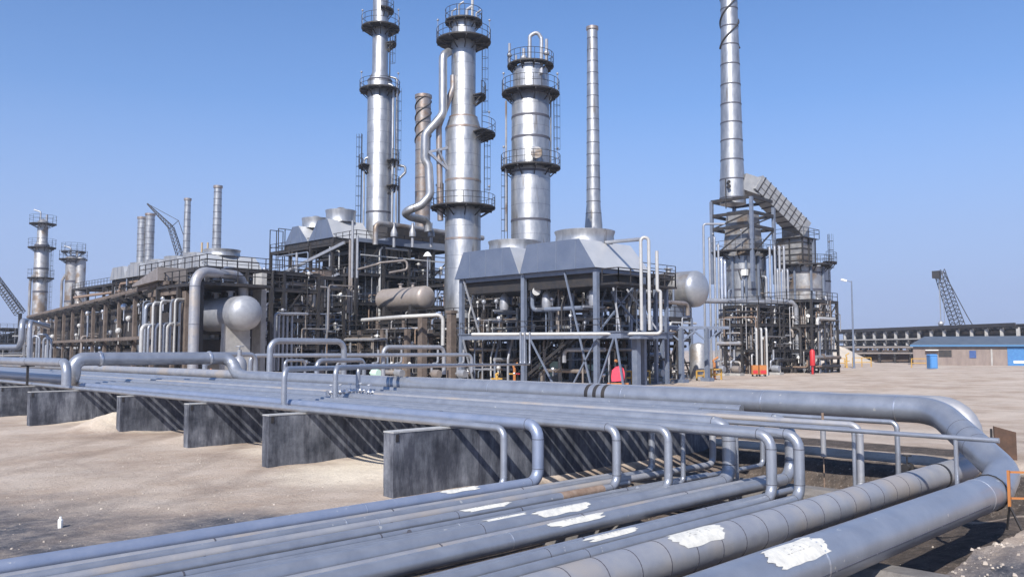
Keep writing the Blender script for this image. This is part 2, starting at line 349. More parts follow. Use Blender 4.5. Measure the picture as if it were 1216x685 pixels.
def pebbles():
    mb = MB()
    for i in range(3200):
        if i < 2200: x, y = rng.uniform(1, 24), rng.uniform(2.0, 4.6)
        else: x, y = rng.uniform(-2, 24), rng.uniform(6, 26)
        if y > 13: x = rng.uniform(-1, 12)
        s = rng.choice((.01,.013,.018,.028))*rng.uniform(.7, 1.4)*(1.2 if i < 2200 else .8)
        z = gz(x, y); b = len(mb.v); a = rng.uniform(0, 6)
        pts = [(math.cos(a+k*1.57)*s*rng.uniform(.6,1.3), math.sin(a+k*1.57)*s*rng.uniform(.6,1.3)) for k in range(4)]
        mb.v += [(x+u, y+v, z-.005) for u, v in pts]+[(x+u*.6, y+v*.6, z+s*rng.uniform(.5,1)) for u, v in pts]
        for q in ((4,5,6,7),(0,1,5,4),(1,2,6,5),(2,3,7,6),(3,0,4,7)): mb.face(tuple(b+i for i in q))
    setting('gravel', mb, mat('stones', (.30,.25,.21), .9, 0, (.50,.44,.38), .8), 'stuff', False)
pebbles()
# ---------------- concrete sleeper walls across the pipeway ----------------
WZ = 1.43
ends = [11.18, 11.66, 12.2, 12.3, 10.9, 11.3, 12, 12, 12, 12]
wlab = ['nearest concrete sleeper wall, big dark face striped by pipe shadows', 'concrete sleeper wall second from the front, beside pale fresh sand',
 'concrete sleeper wall third from the front, with a chipped foot', 'smooth dark concrete sleeper wall, fourth from the front',
 'long concrete sleeper wall fifth from the front, left of the sand heap', 'concrete sleeper wall sixth from the front, at the left picture edge',
 'concrete sleeper wall seventh from the front, mostly behind the sixth','concrete sleeper wall eighth from the front, under the distant pipes','concrete sleeper wall ninth from the front, under the distant pipes','concrete sleeper wall tenth and farthest, under the distant pipes']
for k in range(10):
    y = 14.8+6.2*k; x0 = ends[k]
    t = thing('sleeper_wall', wlab[k], 'concrete wall', (x0, y, 0), 'concrete walls carrying the pipeway')
    mb = MB(); mb.box((x0, y, -1), (24, y+.34, WZ-.035)); mb.box((x0-.004, y-.004, .2), (x0+.12, y+.344, WZ-.036))
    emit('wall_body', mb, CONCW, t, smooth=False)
    mb = MB(); mb.box((x0-.012, y-.012, WZ-.034), (24.01, y+.352, WZ)); emit('wall_lit_top', mb, CONCT, t, smooth=False)  # paler strip: the sunlit top painted into the concrete colour
    for i_, xx in enumerate((x0+2.5, x0+5.0, x0+7.5)): mb = MB(); mb.box((xx,y-.005,-.3),(xx+.02,y+.01,WZ-.04)); emit('form_joint', mb, SEAM, t, smooth=False)
    mb = MB()
    for xx in (x0+.06,): mb.box((xx, y-.018, WZ-.22), (xx+.08, y-.005, WZ-.06))
    emit('steel_plate', mb, STEEL, t, smooth=False)
# ---------------- pipes on the pipeway ----------------
FAR = 108
def flatpipe(r): return WZ+r
def rackpipe(name, x, yend, r, m, label, low_y=None, low_z=None, x_left=-14, z=None, far=FAR, joints=0, lowmat=None, drop_only=False, pre=None, extra=None, rust=None, fil=None):
    z = z or WZ+r; loc = (x, yend, 0)
    lz = low_z if low_z is not None else .2+r
    pts = [(x, far, z)]+([] if pre is None else pre)+[(x, yend, z), (x, yend, lz)]
    if not drop_only: pts.append((x_left, yend, lz))
    else: pts[-1] = (x, yend, lz)
    t = thing(name, label, 'pipe', loc, 'silver pipes of the pipeway')
    emit('pipe_shell', pipe_mb(pts, r, fil or r*2.6, 16 if r > .1 else 12, joints), [m, SEAM], t)
    # joint rings either side of each bend
    f = (fil or r*2.6)
    for p, d in [((x, yend+f, z), (0,1,0)), ((x, yend, z-f), (0,0,1)), ((x, yend, lz+f), (0,0,1))]+([] if drop_only else [((x-f, yend, lz), (1,0,0))]):
        p = Vector(p); d = Vector(d); e = MB(); e.sweep([p-d*.007, p+d*.007], r+.004, 14); emit('joint_ring', e, SEAM if r > .09 else m, t)
    if not drop_only:
        for xx in (9.7-yend*.13+(yend*7.7 % 1.7), 3.9-(yend*5.3 % 1.9)): e = MB(); e.sweep([(xx-.006, yend, lz), (xx+.006, yend, lz)], r+.003, 14); emit('joint_ring', e, BRIGHT if int(yend*10) % 2 else SEAM, t)
    if rust:
        e = MB(); e.sweep([(rust[0], yend, lz), (rust[1], yend, lz)], r+.006, 14); emit('rusty_sleeve', e, RUSTP, t, label='rusty brown sleeve')
    return t
PATCHES = []
T = {}
T['1'] = rackpipe('elbow_pipe', 12.8, 13.05, .078, PIPE, 'slim frontmost pipe, dropping over the nearest concrete wall', x_left=-14)
T['2'] = rackpipe('elbow_pipe', 13.5, 12.70, .13, PIPEB, 'thick bright-elbowed pipe just right of the frontmost slim drop', far=41.3, x_left=-14, fil=.3)
T['3'] = rackpipe('elbow_pipe', 14.4, 11.25, .095, PIPE, 'pipe with a rusty brown sleeve near the foot of its drop', rust=(12.6, 13.9))
T['4'] = rackpipe('elbow_pipe', 15.0, 10.35, .09, PIPE, 'slim pipe dropping midway between the rusty-sleeved pipe and the thick one', far=100)
T['5'] = rackpipe('elbow_pipe', 15.37, 8.2, .105, PIPE, 'left one of the twin bright drops near the right, low run beside the ribbed pipe')
T['6'] = rackpipe('elbow_pipe', 15.72, 7.80, .105, PIPE, 'right one of the twin bright drops near the ribbed pipe')
T['7'] = rackpipe('elbow_pipe', 16.5, 9.8, .15, PIPE, 'thick dark drop pipe in shade behind the twin bright drops', z=WZ+.15, fil=.36)
T['8'] = rackpipe('elbow_pipe', 16.92, 12.15, .08, PIPE, 'slim shaded drop pipe in front of the striped concrete wall')
T['9'] = rackpipe('elbow_pipe', 16.15, 10.75, .055, PIPE, 'thin drop pipe in shade left of the thick dark drop')
T['10'] = rackpipe('elbow_pipe', 19.0, 11.75, .085, PIPED, 'farther drop pipe in shade with a sandy floor behind it')
T['12'] = rackpipe('elbow_pipe', 19.9, 10.85, .065, PIPE, 'thin far drop pipe in the pit left of the twin drops', x_left=14.6)
T['13'] = rackpipe('elbow_pipe', 18.0, 9.12, .135, PIPE, 'thick pipe bending down behind the twin bright drops', fil=.4, z=1.6)
T['14'] = rackpipe('elbow_pipe', 17.68, 7.42, .075, PIPED, 'pipe with a long low sandy run right of the twin drops', z=1.62, x_left=15.95)
T['15'] = rackpipe('elbow_pipe', 20.45, 7.7, .06, PIPE, 'thin pipe turning down just before the big elbow', z=1.5, drop_only=True, low_z=-.3)
T['16'] = rackpipe('elbow_pipe', 17.38, 7.42, .04, PIPE, 'thinnest pipe, bending down onto the sandy low pipe', z=1.56, drop_only=True, low_z=.3)
def rackstraight(x, r, y0, m, label, z=None):
    z = z or WZ+r; t = single('straight_pipe', pipe_mb([(x, FAR, z), (x, y0, z)], r, 0, 12), [m, SEAM], label, 'pipe', (x, y0, z), 'silver pipes of the pipeway'); return t
for x, r, y0, lb in ((13.15,.06,18.5,'thin straight pipe between the two front pipes on the walls'),(13.95,.12,16.5,'straight pipe behind the thick bright-elbowed pipe on the walls'),
                 (14.7,.07,15.5,'thin straight pipe left of the striped wall, third row from the front'),(18.55,.12,13.2,'straight pipe in the middle of the pipeway, ending over the pit'),
                 (19.45,.12,12.4,'straight pipe right of the middle of the pipeway'),(20.9,.13,12.0,'straight pipe close in front of the big main pipe'),(17.3,.10,14.0,'straight pipe under the long thin rail pipe')):
    rackstraight(x, r, y0, PIPE if r > .1 else PIPED, lb)
# further straight pipes lying between the low runs
for y, r, x1, lb in ((12.39,.075,16.0,'thin straight low pipe behind the big front one in the foreground'),(11.55,.06,15.2,'thin low pipe just behind the one with the rusty sleeve'),(10.98,.06,17.5,'thin low pipe just in front of the one with the rusty sleeve'),(9.46,.11,17.4,'straight low pipe tucked between the two thickest painted-patch pipes'),(8.52,.07,16.9,'thin straight low pipe at the edge of the dark gap')):
    single('straight_pipe', pipe_mb([(-14,y,.2+r),(x1,y,.2+r)], r, 0, 12, 3.1), [PIPED if r > .07 else PIPE, SEAM], lb, 'pipe', (x1,y,.2+r), 'silver pipes of the pipeway')
# long thin pipe running past the end of the walls
t = thing('rail_pipe', 'long thin straight pipe whose capped end reaches over the big elbow', 'pipe', (17.0, 4.7, 0))
mb = MB(); mb.tube((17.0, 70, 1.57), (17.0, 4.62, 1.57), .048, 10); emit('pipe_shell', mb, PIPE, t)
for yy in (5.35, 9.9): mb = MB(); mb.tube((17.0, yy, 1.53), (17.0, yy, .55 if yy < 6 else -.5), .04, 10); emit('post', mb, PIPE, t)
# the big main pipe
MR = .32; MZ = WZ+MR
t = thing('main_pipe', 'biggest silver pipe, sweeping round the right-hand elbow into the lower foreground', 'pipe', (21.5, 8, 0))
pts = [(13.65, FAR, MZ), (13.65, 43, MZ), (13.65, 43, 2.75), (21.5, 43, 2.75), (21.5, 42.2, 1.9), (21.5, 41.2, MZ), (21.5, 7.15, MZ), (19.35, 5.2, .72), (18.0, 5.0, .53), (-14, 5.0, .53)]
mb = MB(); mb.sweep(pts, MR, 32, 1.15, seg=16); emit('pipe_shell', mb, [PIPE, SEAM], t)
def rings(lst, r, m, name, t, n=28, w=.012):
    for p, d in lst:
        p = Vector(p); d = Vector(d).normalized(); e = MB(); e.sweep([p-d*w, p+d*w], r, n); emit(name, e, m, t)
ys = [8.05, 11.6, 16.4, 22.5, 28.5]
rings([((21.5, y, MZ), (0,1,0)) for y in ys], MR+.006, BRIGHT, 'joint_ring', t)
rings([((21.5, 17.1+.35*i, MZ), (0,1,0)) for i in range(3)], MR+.007, STEEL, 'dark_band', t, w=.07)
rings([((16.9, 5, .53), (1,0,0)), ((10.2, 5, .53), (1,0,0)), ((4.5, 5, .53), (1,0,0))], MR+.006, BRIGHT, 'joint_ring', t)
rings([((21.5+(19.35-21.5)*u, 7.15+(5.2-7.15)*u, MZ+(.72-MZ)*u), (2.15,1.95,1.03)) for u in (.4,.52,.64)], MR+.003, SEAM, 'elbow_seam', t, w=.004)
rings([((13.65, 43.35, MZ), (0,1,0)), ((14.8, 43, 2.75), (1,0,0)), ((20.3, 43, 2.75), (1,0,0))], MR+.05, BRIGHT, 'flange', t, w=.05)
mb = MB(); mb.sweep([(17.62+.36*math.cos(a)*0, 5+.335*math.cos(a), .53+.335*math.sin(a)) for a in [math.pi*i/16*2 for i in range(16)]], .012, 6, closed=True); emit('strap', mb, STEEL, t)
mb = MB()
for i in range(24): mb.tube((16.6-i*1.25, 4.688, .47), (15.4-i*1.25, 4.688, .47), .008, 6)
emit('lap_joint', mb, SEAM, t)
# second big pipe, behind the first; drops into the ribbed low pipe
t = thing('ribbed_pipe', 'second big pipe, ribbed with joints, lying behind the biggest pipe', 'pipe', (22.3, 6.55, 0))
R2 = .25
mb = pipe_mb([(22.5, FAR, 1.78), (22.5, 6.75, 1.78), (22.0, 6.55, .46), (-14, 6.55, .46)], .27, .85, 26)
emit('pipe_shell', mb, [PIPED, SEAM], t)
rings([((x, 6.55, .46), (1,0,0)) for x in [4.2+.62*i for i in range(23)]], .27+.004, SEAM, 'joint_ring', t, w=.006)
rings([((19.6, 6.55, .46), (1,0,0))], .27+.010, STEEL, 'dark_band', t, w=.05)
# saddle shoes under the big pipes
for k in range(8):
    y = 14.97+6.2*k
    if y > 42: continue
SLEEP = mat('sleeper_concrete', (.20,.185,.175), .85, 0, (.12,.11,.105), 2.5, .4, 14)
# low concrete sleepers under the low pipes
for i, (x, lb) in enumerate(((12.3,'low concrete sleeper with an exposed pale end below the biggest pipe'),(6.6,'low concrete sleeper under the foreground pipes, nearer the camera'),(18.2,'low concrete sleeper in the pit beneath the drop pipes'))):
    mb = MB(); pr = [(x-.35,0,-.6),(x+.35,0,-.6),(x+.33,0,.02),(x+.2,0,.14),(x-.2,0,.14),(x-.33,0,.02)]
    y0 = 4.05 if i == 0 else 4.75
    if i == 2: y0 = 7.3
    mb.poly([(a, y0, c) for a, b, c in pr], (0, 13.4-y0, 0))
    single('low_sleeper', mb, SLEEP, lb, 'concrete block', (x, y0, 0), smooth=False)
RUSTD = mat('dark_rust', (.10,.07,.055), .8, .1, (.19,.15,.125), 5, .3, 20)
# thin rusty pipes in the gap
for i, (y, z, x1, lb) in enumerate(((8.72, -.2, 18.2, 'thin rusty pipe in the gap beside the sandy low pipe'), (8.58, -.3, 16.2, 'lowest and shortest thin rusty pipe in the gap, near the ribbed pipe'), (8.62, -.06, 17.2, 'upper thin rusty pipe lying in the gap under the foreground pipes'), (8.80, -.12, 15.8, 'middle thin rusty pipe lying in the gap under the foreground pipes'), (8.45, -.13, 19.5, 'lowest thin rusty pipe lying in the gap under the foreground pipes'))):
    mb = MB(); mb.sweep([(-6, y, z), (5, y+.03, z), (10, y-.02, z-.03), (x1-1.2, y+.01, z), (x1, y-.3, z-.1)], .03, 8, .2); single('rusty_line', mb, RUSTD, lb, 'pipe', (x1, y, z), 'thin rusty pipes in the gap')
# white paint patches with hand lettering, on the low pipes
def patch(t, x0, x1, y, z, r, a0, a1, seed):
    r = r if r != .25 else .27
    rg = random.Random(seed); nu, nv = 44, 16; mb = MB(); b0 = 0
    L = x1-x0
    f0 = [noise.noise((i*.35, seed, 0))*.16*L+noise.noise((i*1.3, seed, 4))*.07*L for i in range(nv+1)]; f1 = [noise.noise((i*.35, seed, 9))*.16*L+noise.noise((i*1.3, seed, 14))*.07*L for i in range(nv+1)]
    for j in range(nv+1):
        taper = .22*L*abs(j/nv-.5)**2*4
        for i in range(nu+1):
            u = i/nu; xs = x0+f0[j]+taper*.6; xe = x1+f1[j]-taper*.6; x = xs+(xe-xs)*u
            aj = a0+(a1-a0)*j/nv+.10*noise.noise((x*3.5, seed, j*.01))
            rr = r+.005; mb.v.append((x, y-rr*math.cos(aj), z+rr*math.sin(aj)))
    for j in range(nv):
        for i in range(nu): q = j*(nu+1)+i; mb.face((q, q+1, q+nu+2, q+nu+1))
    o = emit('paint_patch', mb, PATCH, t, label='rough patch of white paint with faint lettering')
    # faint hand-lettered row: short strokes
    tx = MB(); a = (a0+a1)*.5+.1; x = x0+.3*L
    while x < x1-.3*L:
        h = min(.10, .3*r); kind = rg.randint(0, 3)
        def pt(dx, da): q = a+da*h/r; return Vector((x+dx, y-(r+.009)*math.cos(q), z+(r+.009)*math.sin(q)))
        st = [((0,-.5),(0,.5)), ((0,.5),(.04,.5)), ((0,-.5),(.04,-.5)), ((.04,-.5),(.04,.5)), ((0,0),(.04,0)), ((0,.5),(.04,-.5))]
        for s0, s1 in rg.sample(st, 3): tx.beam(pt(*s0), pt(*s1), .008, .004)
        x += .075 if rg.random() < .82 else .16
    sub('lettering', tx, BLACKP, o, smooth=False)
zl = lambda r: .2+r
def xs_at(px, y): r = (px-608)/FPX; return y*(1+r)/(1-r)
def low(key, px0, px1, y, r, a0=.5, a1=2.1, seed=1, z=None): patch(T[key], xs_at(px0, y), xs_at(px1, y), y, zl(r) if z is None else z, r, a0, a1, seed)
low('2', 523, 566, 12.70, .13, .7, 1.9, 3)
low('3', 548, 604, 11.25, .095, .6, 2.3, 5)
low('4', 576, 622, 10.35, .09, .5, 2.2, 8)
low('7', 632, 695, 9.8, .15, .5, 2.3, 11)
low('13', 648, 712, 9.12, .135, .6, 2.2, 13)
low('5', 692, 750, 8.2, .105, .6, 2.1, 17)
rp = [o for o in S.objects if o.name == 'ribbed_pipe'][0]; mp_ = [o for o in S.objects if o.name == 'main_pipe'][0]
patch(rp, xs_at(788, 6.55), xs_at(845, 6.55), 6.55, .46, .25, .55, 1.9, 21)
patch(mp_, xs_at(893, 5.0), xs_at(957, 5.0), 5.0, .53, .32, .55, 1.6, 23)
# spring hanger by the pit
x, y = P(977, 500, 19.3).xy
t = thing('spring_hanger', 'upright spring canister on a rod hanging over the pit', 'pipe hanger', (x, y, 0))
mb = MB(); mb.tube((x,y,ZZ(508,19.3)), (x,y,ZZ(542,19.3)), .06, 12); emit('canister', mb, PIPED, t)
mb = MB(); mb.tube((x,y,ZZ(490,19.3)), (x,y,ZZ(508,19.3)), .03, 8); mb.lathe([(.07,-.02),(.07,.02)], (x,y,ZZ(500,19.3)), 10); emit('cap', mb, RUSTP, t)
mb = MB(); mb.tube((x,y,ZZ(542,19.3)), (x,y,-.5), .015, 8); mb.box((x-.09,y-.05,-.35),(x+.09,y+.05,-.2)); emit('rod', mb, RUSTP, t)
# small drain valve beyond the pit
def valve(loc, s, label, m=STEEL, group=None):
    t = thing('hand_valve', label, 'valve', loc, group); x, y, z = loc
    mb = MB(); mb.ball((x,y,z+.28*s), .16*s, 8); mb.tube((x-.3*s,y,z+.28*s), (x+.3*s,y,z+.28*s), .08*s, 8)
    for d in (-.28, .28): mb.sweep([(x+d*s-.03*s,y,z+.28*s),(x+d*s+.03*s,y,z+.28*s)], .17*s, 10)
    mb.tube((x,y,z),(x,y,z+.2*s), .06*s, 8); emit('valve_body', mb, m, t)
    mb = MB(); mb.tube((x,y,z+.3*s),(x,y,z+.75*s), .03*s, 6); emit('stem', mb, m, t)
    mb = MB(); mb.sweep([(x+.17*s*math.cos(a), y+.17*s*math.sin(a), z+.75*s) for a in [i*math.pi/6 for i in range(12)]], .022*s, 6, closed=True)
    for a in (0, 1.57): mb.tube((x-.17*s*math.cos(a),y-.17*s*math.sin(a),z+.75*s),(x+.17*s*math.cos(a),y+.17*s*math.sin(a),z+.75*s), .014*s, 5)
    emit('handwheel', mb, m, t); return t
x, y = P(1077, 545, 20.6).xy; valve((x, y, .2), .6, 'small handwheel valve standing on the sand behind the thin drop pipe')
x, y = P(1000, 580, 17.0).xy
# dark plate and orange barrier by the elbow
a = P(1182, 545, 22.5); c = P(1208, 545, 22.2)
mb = MB(); mb.poly([(a.x,a.y,.05),(c.x,c.y,.05),(c.x,c.y,1.05),(a.x,a.y,1.18)], (.05,.04,0))
tp = thing('steel_sheet', 'rusty dark steel sheet standing upright behind the big elbow', 'steel plate', (a.x, a.y, 0)); emit('sheet', mb, mat('rusted_sheet', (.07,.045,.035), .9, .1, (.12,.07,.05), 4), tp, smooth=False)
mb = MB(); mb.beam((a.x+.1,a.y+.1,.0), (a.x+.1,a.y+.1,1.1), .05); mb.beam((c.x+.1,c.y+.1,.0), (c.x+.1,c.y+.1,1.0), .05); emit('support', mb, STEEL, tp, smooth=False)
b0 = P(1199, 600, 15.6); b0.z = 0; bx = Vector((.62, -.78, 0)).normalized()
t = thing('orange_barrier', 'orange steel barrier frame at the right picture edge beside the biggest pipe', 'barrier', b0)
for k in range(2):
    p = b0+bx*1.3*k; mb = MB(); mb.beam((p.x,p.y,.35), (p.x,p.y,1.0), .045); emit('post', mb, ORANGE, t, smooth=False)
    mb = MB(); mb.beam((p.x,p.y,.36), (p.x-.3,p.y-.3,-.1), .03); mb.beam((p.x,p.y,.36), (p.x+.15,p.y+.1,-.1), .03); emit('leg', mb, STEEL, t, smooth=False)
mb = MB()
for z in (.97, .5): mb.beam(b0+bx*.03+Vector((0,0,z)), b0+bx*1.27+Vector((0,0,z)), .035)
emit('rail', mb, ORANGE, t, smooth=False)
# ---------------- pipes rising from the pipeway ----------------
def riser(pts, r, m, label, name='crossover_pipe', group='small crossover pipes'):
    return single(name, pipe_mb(pts, r, r*3, 12), [m, SEAM], label, 'pipe', pts[0], group)
e0 = P(618, 432.5, 73); e1 = P(623, 432.5, 73); e2 = P(629, 432.5, 73)
def leg(px, py0, py1, Y, end, lab):
    a = P(px, py0, Y); b = P(px, py1, Y); b.x, b.y = a.x, a.y
    up = Vector((end.x, end.y, ZZ(394, 73)))
    riser([a, b, end, up], .085, PIPE, lab)
leg(337, 481, 438, 25.4, e0, 'leftmost thin crossover pipe rising from the front of the pipeway toward the plant')
leg(398, 474, 436, 28.0, e1, 'middle thin crossover pipe rising beside the valve cluster')
leg(425, 468, 434.5, 31.5, e2, 'rightmost thin crossover pipe rising beside the valve cluster')
def upipe(px0, px1, pyt, pyb, Y0, Y1, r, lab, m=PIPE):
    a = P(px0, pyb, Y0); z = P(px0, pyt, Y0).z; b = P(px1, pyb, Y1)
    return riser([(a.x,a.y,a.z), (a.x,a.y,z), (b.x,b.y,z), (b.x,b.y,a.z)], r, m, lab, 'loop_pipe', 'expansion loops behind the main pipe')
upipe(320, 408, 404.5, 447, 46, 49.5, .17, 'tall square expansion loop standing behind the main pipe')
upipe(243, 303, 421, 446, 52, 55, .16, 'low expansion loop behind the bell-shaped valve, left one')
upipe(297, 560, 422, 446, 60, 70, .15, 'long low expansion loop behind the tall square loop')
upipe(376, 432, 428, 447, 42, 45, .12, 'small rounded loop behind the crossover pipes')
upipe(338, 362, 428, 446, 60, 62, .1, 'small loop inside the long low loop, left one')
upipe(455, 527, 412, 446, 66, 70, .17, 'squared loop left of the brown concrete columns', LSTEEL)
# valves cluster on the pipeway
for i, (px, py, Y) in enumerate(((393,472,28.2),(404,471,28.6),(416,470,29.2),(428,470,29.6),(438,472,28.4))):
    v = P(px, py, Y); valve((v.x, v.y, WZ+.2), .52, ['silver handwheel valve at the left end of the cluster on the pipeway','silver handwheel valve second in the cluster on the pipeway','silver handwheel valve in the middle of the cluster on the pipeway','silver handwheel valve fourth in the cluster on the pipeway','silver handwheel valve at the right end of the cluster on the pipeway'][i], BRIGHT, 'valves clustered on the pipeway')
# bell-shaped valve
v = P(284, 440, 47.5)
t = thing('bell_valve', 'silver bell-shaped insulated valve with a handwheel beside the main pipe', 'valve', (v.x, v.y, WZ))
z0 = WZ; k = .0475
mb = MB(); mb.lathe([(.5,0),(.5,.12),(.42,.14),(.42,.9),(.36,1.15),(.22,1.35),(.12,1.42),(.12,1.75),(.02,1.78)], (v.x,v.y,z0), 20); emit('bell_body', mb, PIPED, t)
mb = MB(); mb.sweep([(v.x+.22*math.cos(a), v.y+.22*math.sin(a), z0+1.95) for a in [i*math.pi/7 for i in range(14)]], .03, 6, closed=True); mb.tube((v.x,v.y,z0+1.7),(v.x,v.y,z0+2.0), .04, 8); mb.tube((v.x-.22,v.y,z0+1.95),(v.x+.22,v.y,z0+1.95),.02,6); emit('handwheel', mb, LSTEEL, t)
# left edge pipes
a = P(-60, 428, 36); x = 12.5
t = thing('upper_side_pipe', 'pipe on short posts at the left edge, bending down beside the main loop', 'pipe', (12.5, 40, 0))
emit('pipe_shell', pipe_mb([(12.5, FAR, 2.62), (12.5, 40.3, 2.62), (12.5, 40.3, 1.6)], .2, .5, 16, 5), [PIPE, SEAM], t)
for yy in (46, 52.2, 58.4, 64.6, 70.8): mb = MB(); mb.beam((12.5, yy, WZ), (12.5, yy, 2.43), .1); mb.beam((12.2, yy, 2.4), (12.8, yy, 2.4), .1, .06); emit('post', mb, STEEL, t, smooth=False)
def tall_loop(pxs, pyt, pyb, Y, r, lab, m=PIPE, name='left_riser_pipe'):
    a = P(pxs[0], pyb, Y); b = P(pxs[-1], pyb, Y); z = ZZ(pyt, Y)
    return riser([a, (a.x,a.y,z), (b.x,b.y,z), (b.x,b.y,b.z)], r, m, lab, 'riser_pipe', 'riser loops at the left')
v = P(25, 412, 62); vt = ZZ(380.5, 62); v2 = P(56, 415, 76)
t = thing('riser_pipe', 'thick riser pipe at the left edge, turning over into a lower flat run', 'pipe', (v.x, v.y, 0), 'riser loops at the left')
emit('pipe_shell', pipe_mb([(v.x-2, v.y+60, ZZ(412, 62)), (v.x, v.y, ZZ(412,62)), (v.x, v.y, vt), (v2.x, v2.y, vt)], .21, .7, 16), [PIPE, SEAM], t)
a = P(34, 428, 58); b = P(58, 384, 74); riser([a, (a.x,a.y,ZZ(382,58)), (b.x,b.y,ZZ(382,58))], .15, PIPE, 'thinner riser just right of the thick one at the left edge', 'riser_pipe', 'riser loops at the left')
for i, (a, b, t_) in enumerate(((37,46,399),(43,56,397),(51,60,401))): tall_loop((a, b), t_, 428, 70, .1, ['small riser loop behind the left edge pipes, first','small riser loop behind the left edge pipes, middle one','small riser loop behind the left edge pipes, right one'][i])
v = P(229, 430, 69); v2 = P(289, 350, 74.5)
t = thing('tall_loop_pipe', 'tall thick pipe rising left of the round drum and arching over to it', 'pipe', (v.x, v.y, 0))
emit('pipe_shell', pipe_mb([(v.x,v.y,1.0),(v.x,v.y,ZZ(321.5,69)),(v2.x,v2.y,ZZ(321.5,69)),(v2.x,v2.y,ZZ(362,74.5))], .42, 1.3, 24), [PIPED, SEAM], t)
rings([((v.x,v.y,ZZ(340,69)),(0,0,1)), ((v.x,v.y,ZZ(385,69)),(0,0,1))], .435, SEAM, 'joint_ring', t, w=.015)
# cluster of thin risers left of the tall loop
for i, (px, pt_) in enumerate(((167,386),(175,386),(180,359),(183,385),(189,357),(193,384),(197,384),(201,356),(206,355),(171,361),(212,358))):
    Y = 70+i*.3; a = P(px, 430, Y); z = ZZ(pt_, Y); b = Vector((a.x+1.2, a.y+.4, z))
    riser([a, (a.x,a.y,z), b], .11 if i % 3 else .17, PIPE if i % 2 else WHITEP, 'thin upright riser pipe in the bundle left of the tall arched pipe', 'bundle_pipe', 'bundle of upright pipes left of the tall arched pipe')
for i, px in enumerate((325,330,335,340,345.5)):
    Y = 78+i*.6; a = P(px, 440, Y); z = ZZ(372, Y)
    riser([a, (a.x,a.y,z), (a.x+2,a.y+.5,z)], .13, LSTEEL, 'pale upright pipe in the row right of the round drum', 'bundle_pipe', 'row of upright pipes right of the round drum')
# ---------------- the plant: building blocks ----------------
def platform(t, c, ri, ro, z, a0=0, a1=2*math.pi, rail=1.1, under=True, m=STEEL, posts=14):
    """round platform on a column: deck > handrail"""
    full = abs(a1-a0-2*math.pi) < 1e-3; n = 24 if full else 16
    mb = MB(); cx, cy = c
    prof = [(ri,z-.12),(ro,z-.12),(ro,z+.06),(ri,z+.04),(ri,z-.12)]
    mb.lathe(prof, (cx,cy,0), n, a0=a0, a1=a1, cap=False)
    if not full:
        for a in (a0, a1): mb.beam((cx+ri*math.cos(a),cy+ri*math.sin(a),z-.02),(cx+ro*math.cos(a),cy+ro*math.sin(a),z-.02),.08,.16)
    k = 10 if full else 5
    if under:
        for i in range(k):
            a = a0+(a1-a0)*(i+.5)/k; ca, sa = math.cos(a), math.sin(a)
            mb.beam((cx+ri*.97*ca,cy+ri*.97*sa,z-1.2), (cx+ro*.93*ca,cy+ro*.93*sa,z-.2), .12, .12)
            mb.beam((cx+ri*.97*ca,cy+ri*.97*sa,z-.22), (cx+ro*.98*ca,cy+ro*.98*sa,z-.22), .14, .22)
    d = emit('platform', mb, m, t, smooth=False)
    h = MB(); rr = ro-.05
    N = posts if full else max(4, int(posts*(a1-a0)/6.28))
    for i in range(N+(0 if full else 1)):
        a = a0+(a1-a0)*i/N; x, y = cx+rr*math.cos(a), cy+rr*math.sin(a); h.tube((x,y,z),(x,y,z+rail), .035, 5)
    M_ = 28
    for zz in (rail, rail*.52):
        if full: h.sweep([(cx+rr*math.cos(6.2832*i/M_),cy+rr*math.sin(6.2832*i/M_),z+zz) for i in range(M_)], .035, 5, closed=True)
        else: h.sweep([(cx+rr*math.cos(a0+(a1-a0)*i/M_),cy+rr*math.sin(a0+(a1-a0)*i/M_),z+zz) for i in range(M_+1)], .035, 5)
    sub('handrail', h, m, d, smooth=False); return d
def ladder(t, x, y, z0, z1, ux, uy, m=STEEL, cage=True):
    """caged ladder; (ux,uy) points away from the column"""
    mb = MB(); px, py = -uy, ux; w_ = .25
    for s_ in (-1, 1): mb.beam((x+px*w_*s_,y+py*w_*s_,z0),(x+px*w_*s_,y+py*w_*s_,z1),.06)
    z = z0+.3
    while z < z1: mb.beam((x-px*w_,y-py*w_,z),(x+px*w_,y+py*w_,z),.03); z += .6
    if cage:
        z = z0+2.2
        while z < z1:
            pts = [(x+px*.38*math.cos(a)+ux*.75*math.sin(a), y+py*.38*math.cos(a)+uy*.75*math.sin(a), z) for a in [math.pi*i/6 for i in range(7)]]
            mb.sweep(pts, .025, 4); z += 1.4
        for a in (.5, 1.57, 2.6):
            q = (x+px*.38*math.cos(a)+ux*.75*math.sin(a), y+py*.38*math.cos(a)+uy*.75*math.sin(a)); mb.beam((*q,z0+2.2),(*q,z1),.03)
    emit('ladder', mb, m, t, smooth=False)
def shell(t, c, prof, seams, m, n=40, name='shell', bw=.05, bp=.04, bm=SEAM):
    mb = MB(); mb.lathe(prof, (c[0],c[1],0), n); o = emit(name, mb, [m, SEAM], t)
    def rad(z):
        for (r0,z0),(r1,z1) in zip(prof, prof[1:]):
            if z0 <= z <= z1 and z1 > z0: return r0+(r1-r0)*(z-z0)/(z1-z0)
        return prof[0][0]
    for z in seams:
        mb = MB(); r = rad(z)+bp; mb.lathe([(r-.1,z-bw),(r,z-bw),(r,z+bw),(r-.1,z+bw)], (c[0],c[1],0), n, cap=False); sub('ring_band', mb, bm, o)
    return o, rad
def lampost(t, x, y, z, h=1.8, a=0.6):
    mb = MB(); mb.tube((x,y,z),(x,y,z+h),.035,5); mb.ball((x,y,z+h), .16, 6); emit('floodlight', mb, LSTEEL, t)
def up(px, Yc): return G(px, Yc)
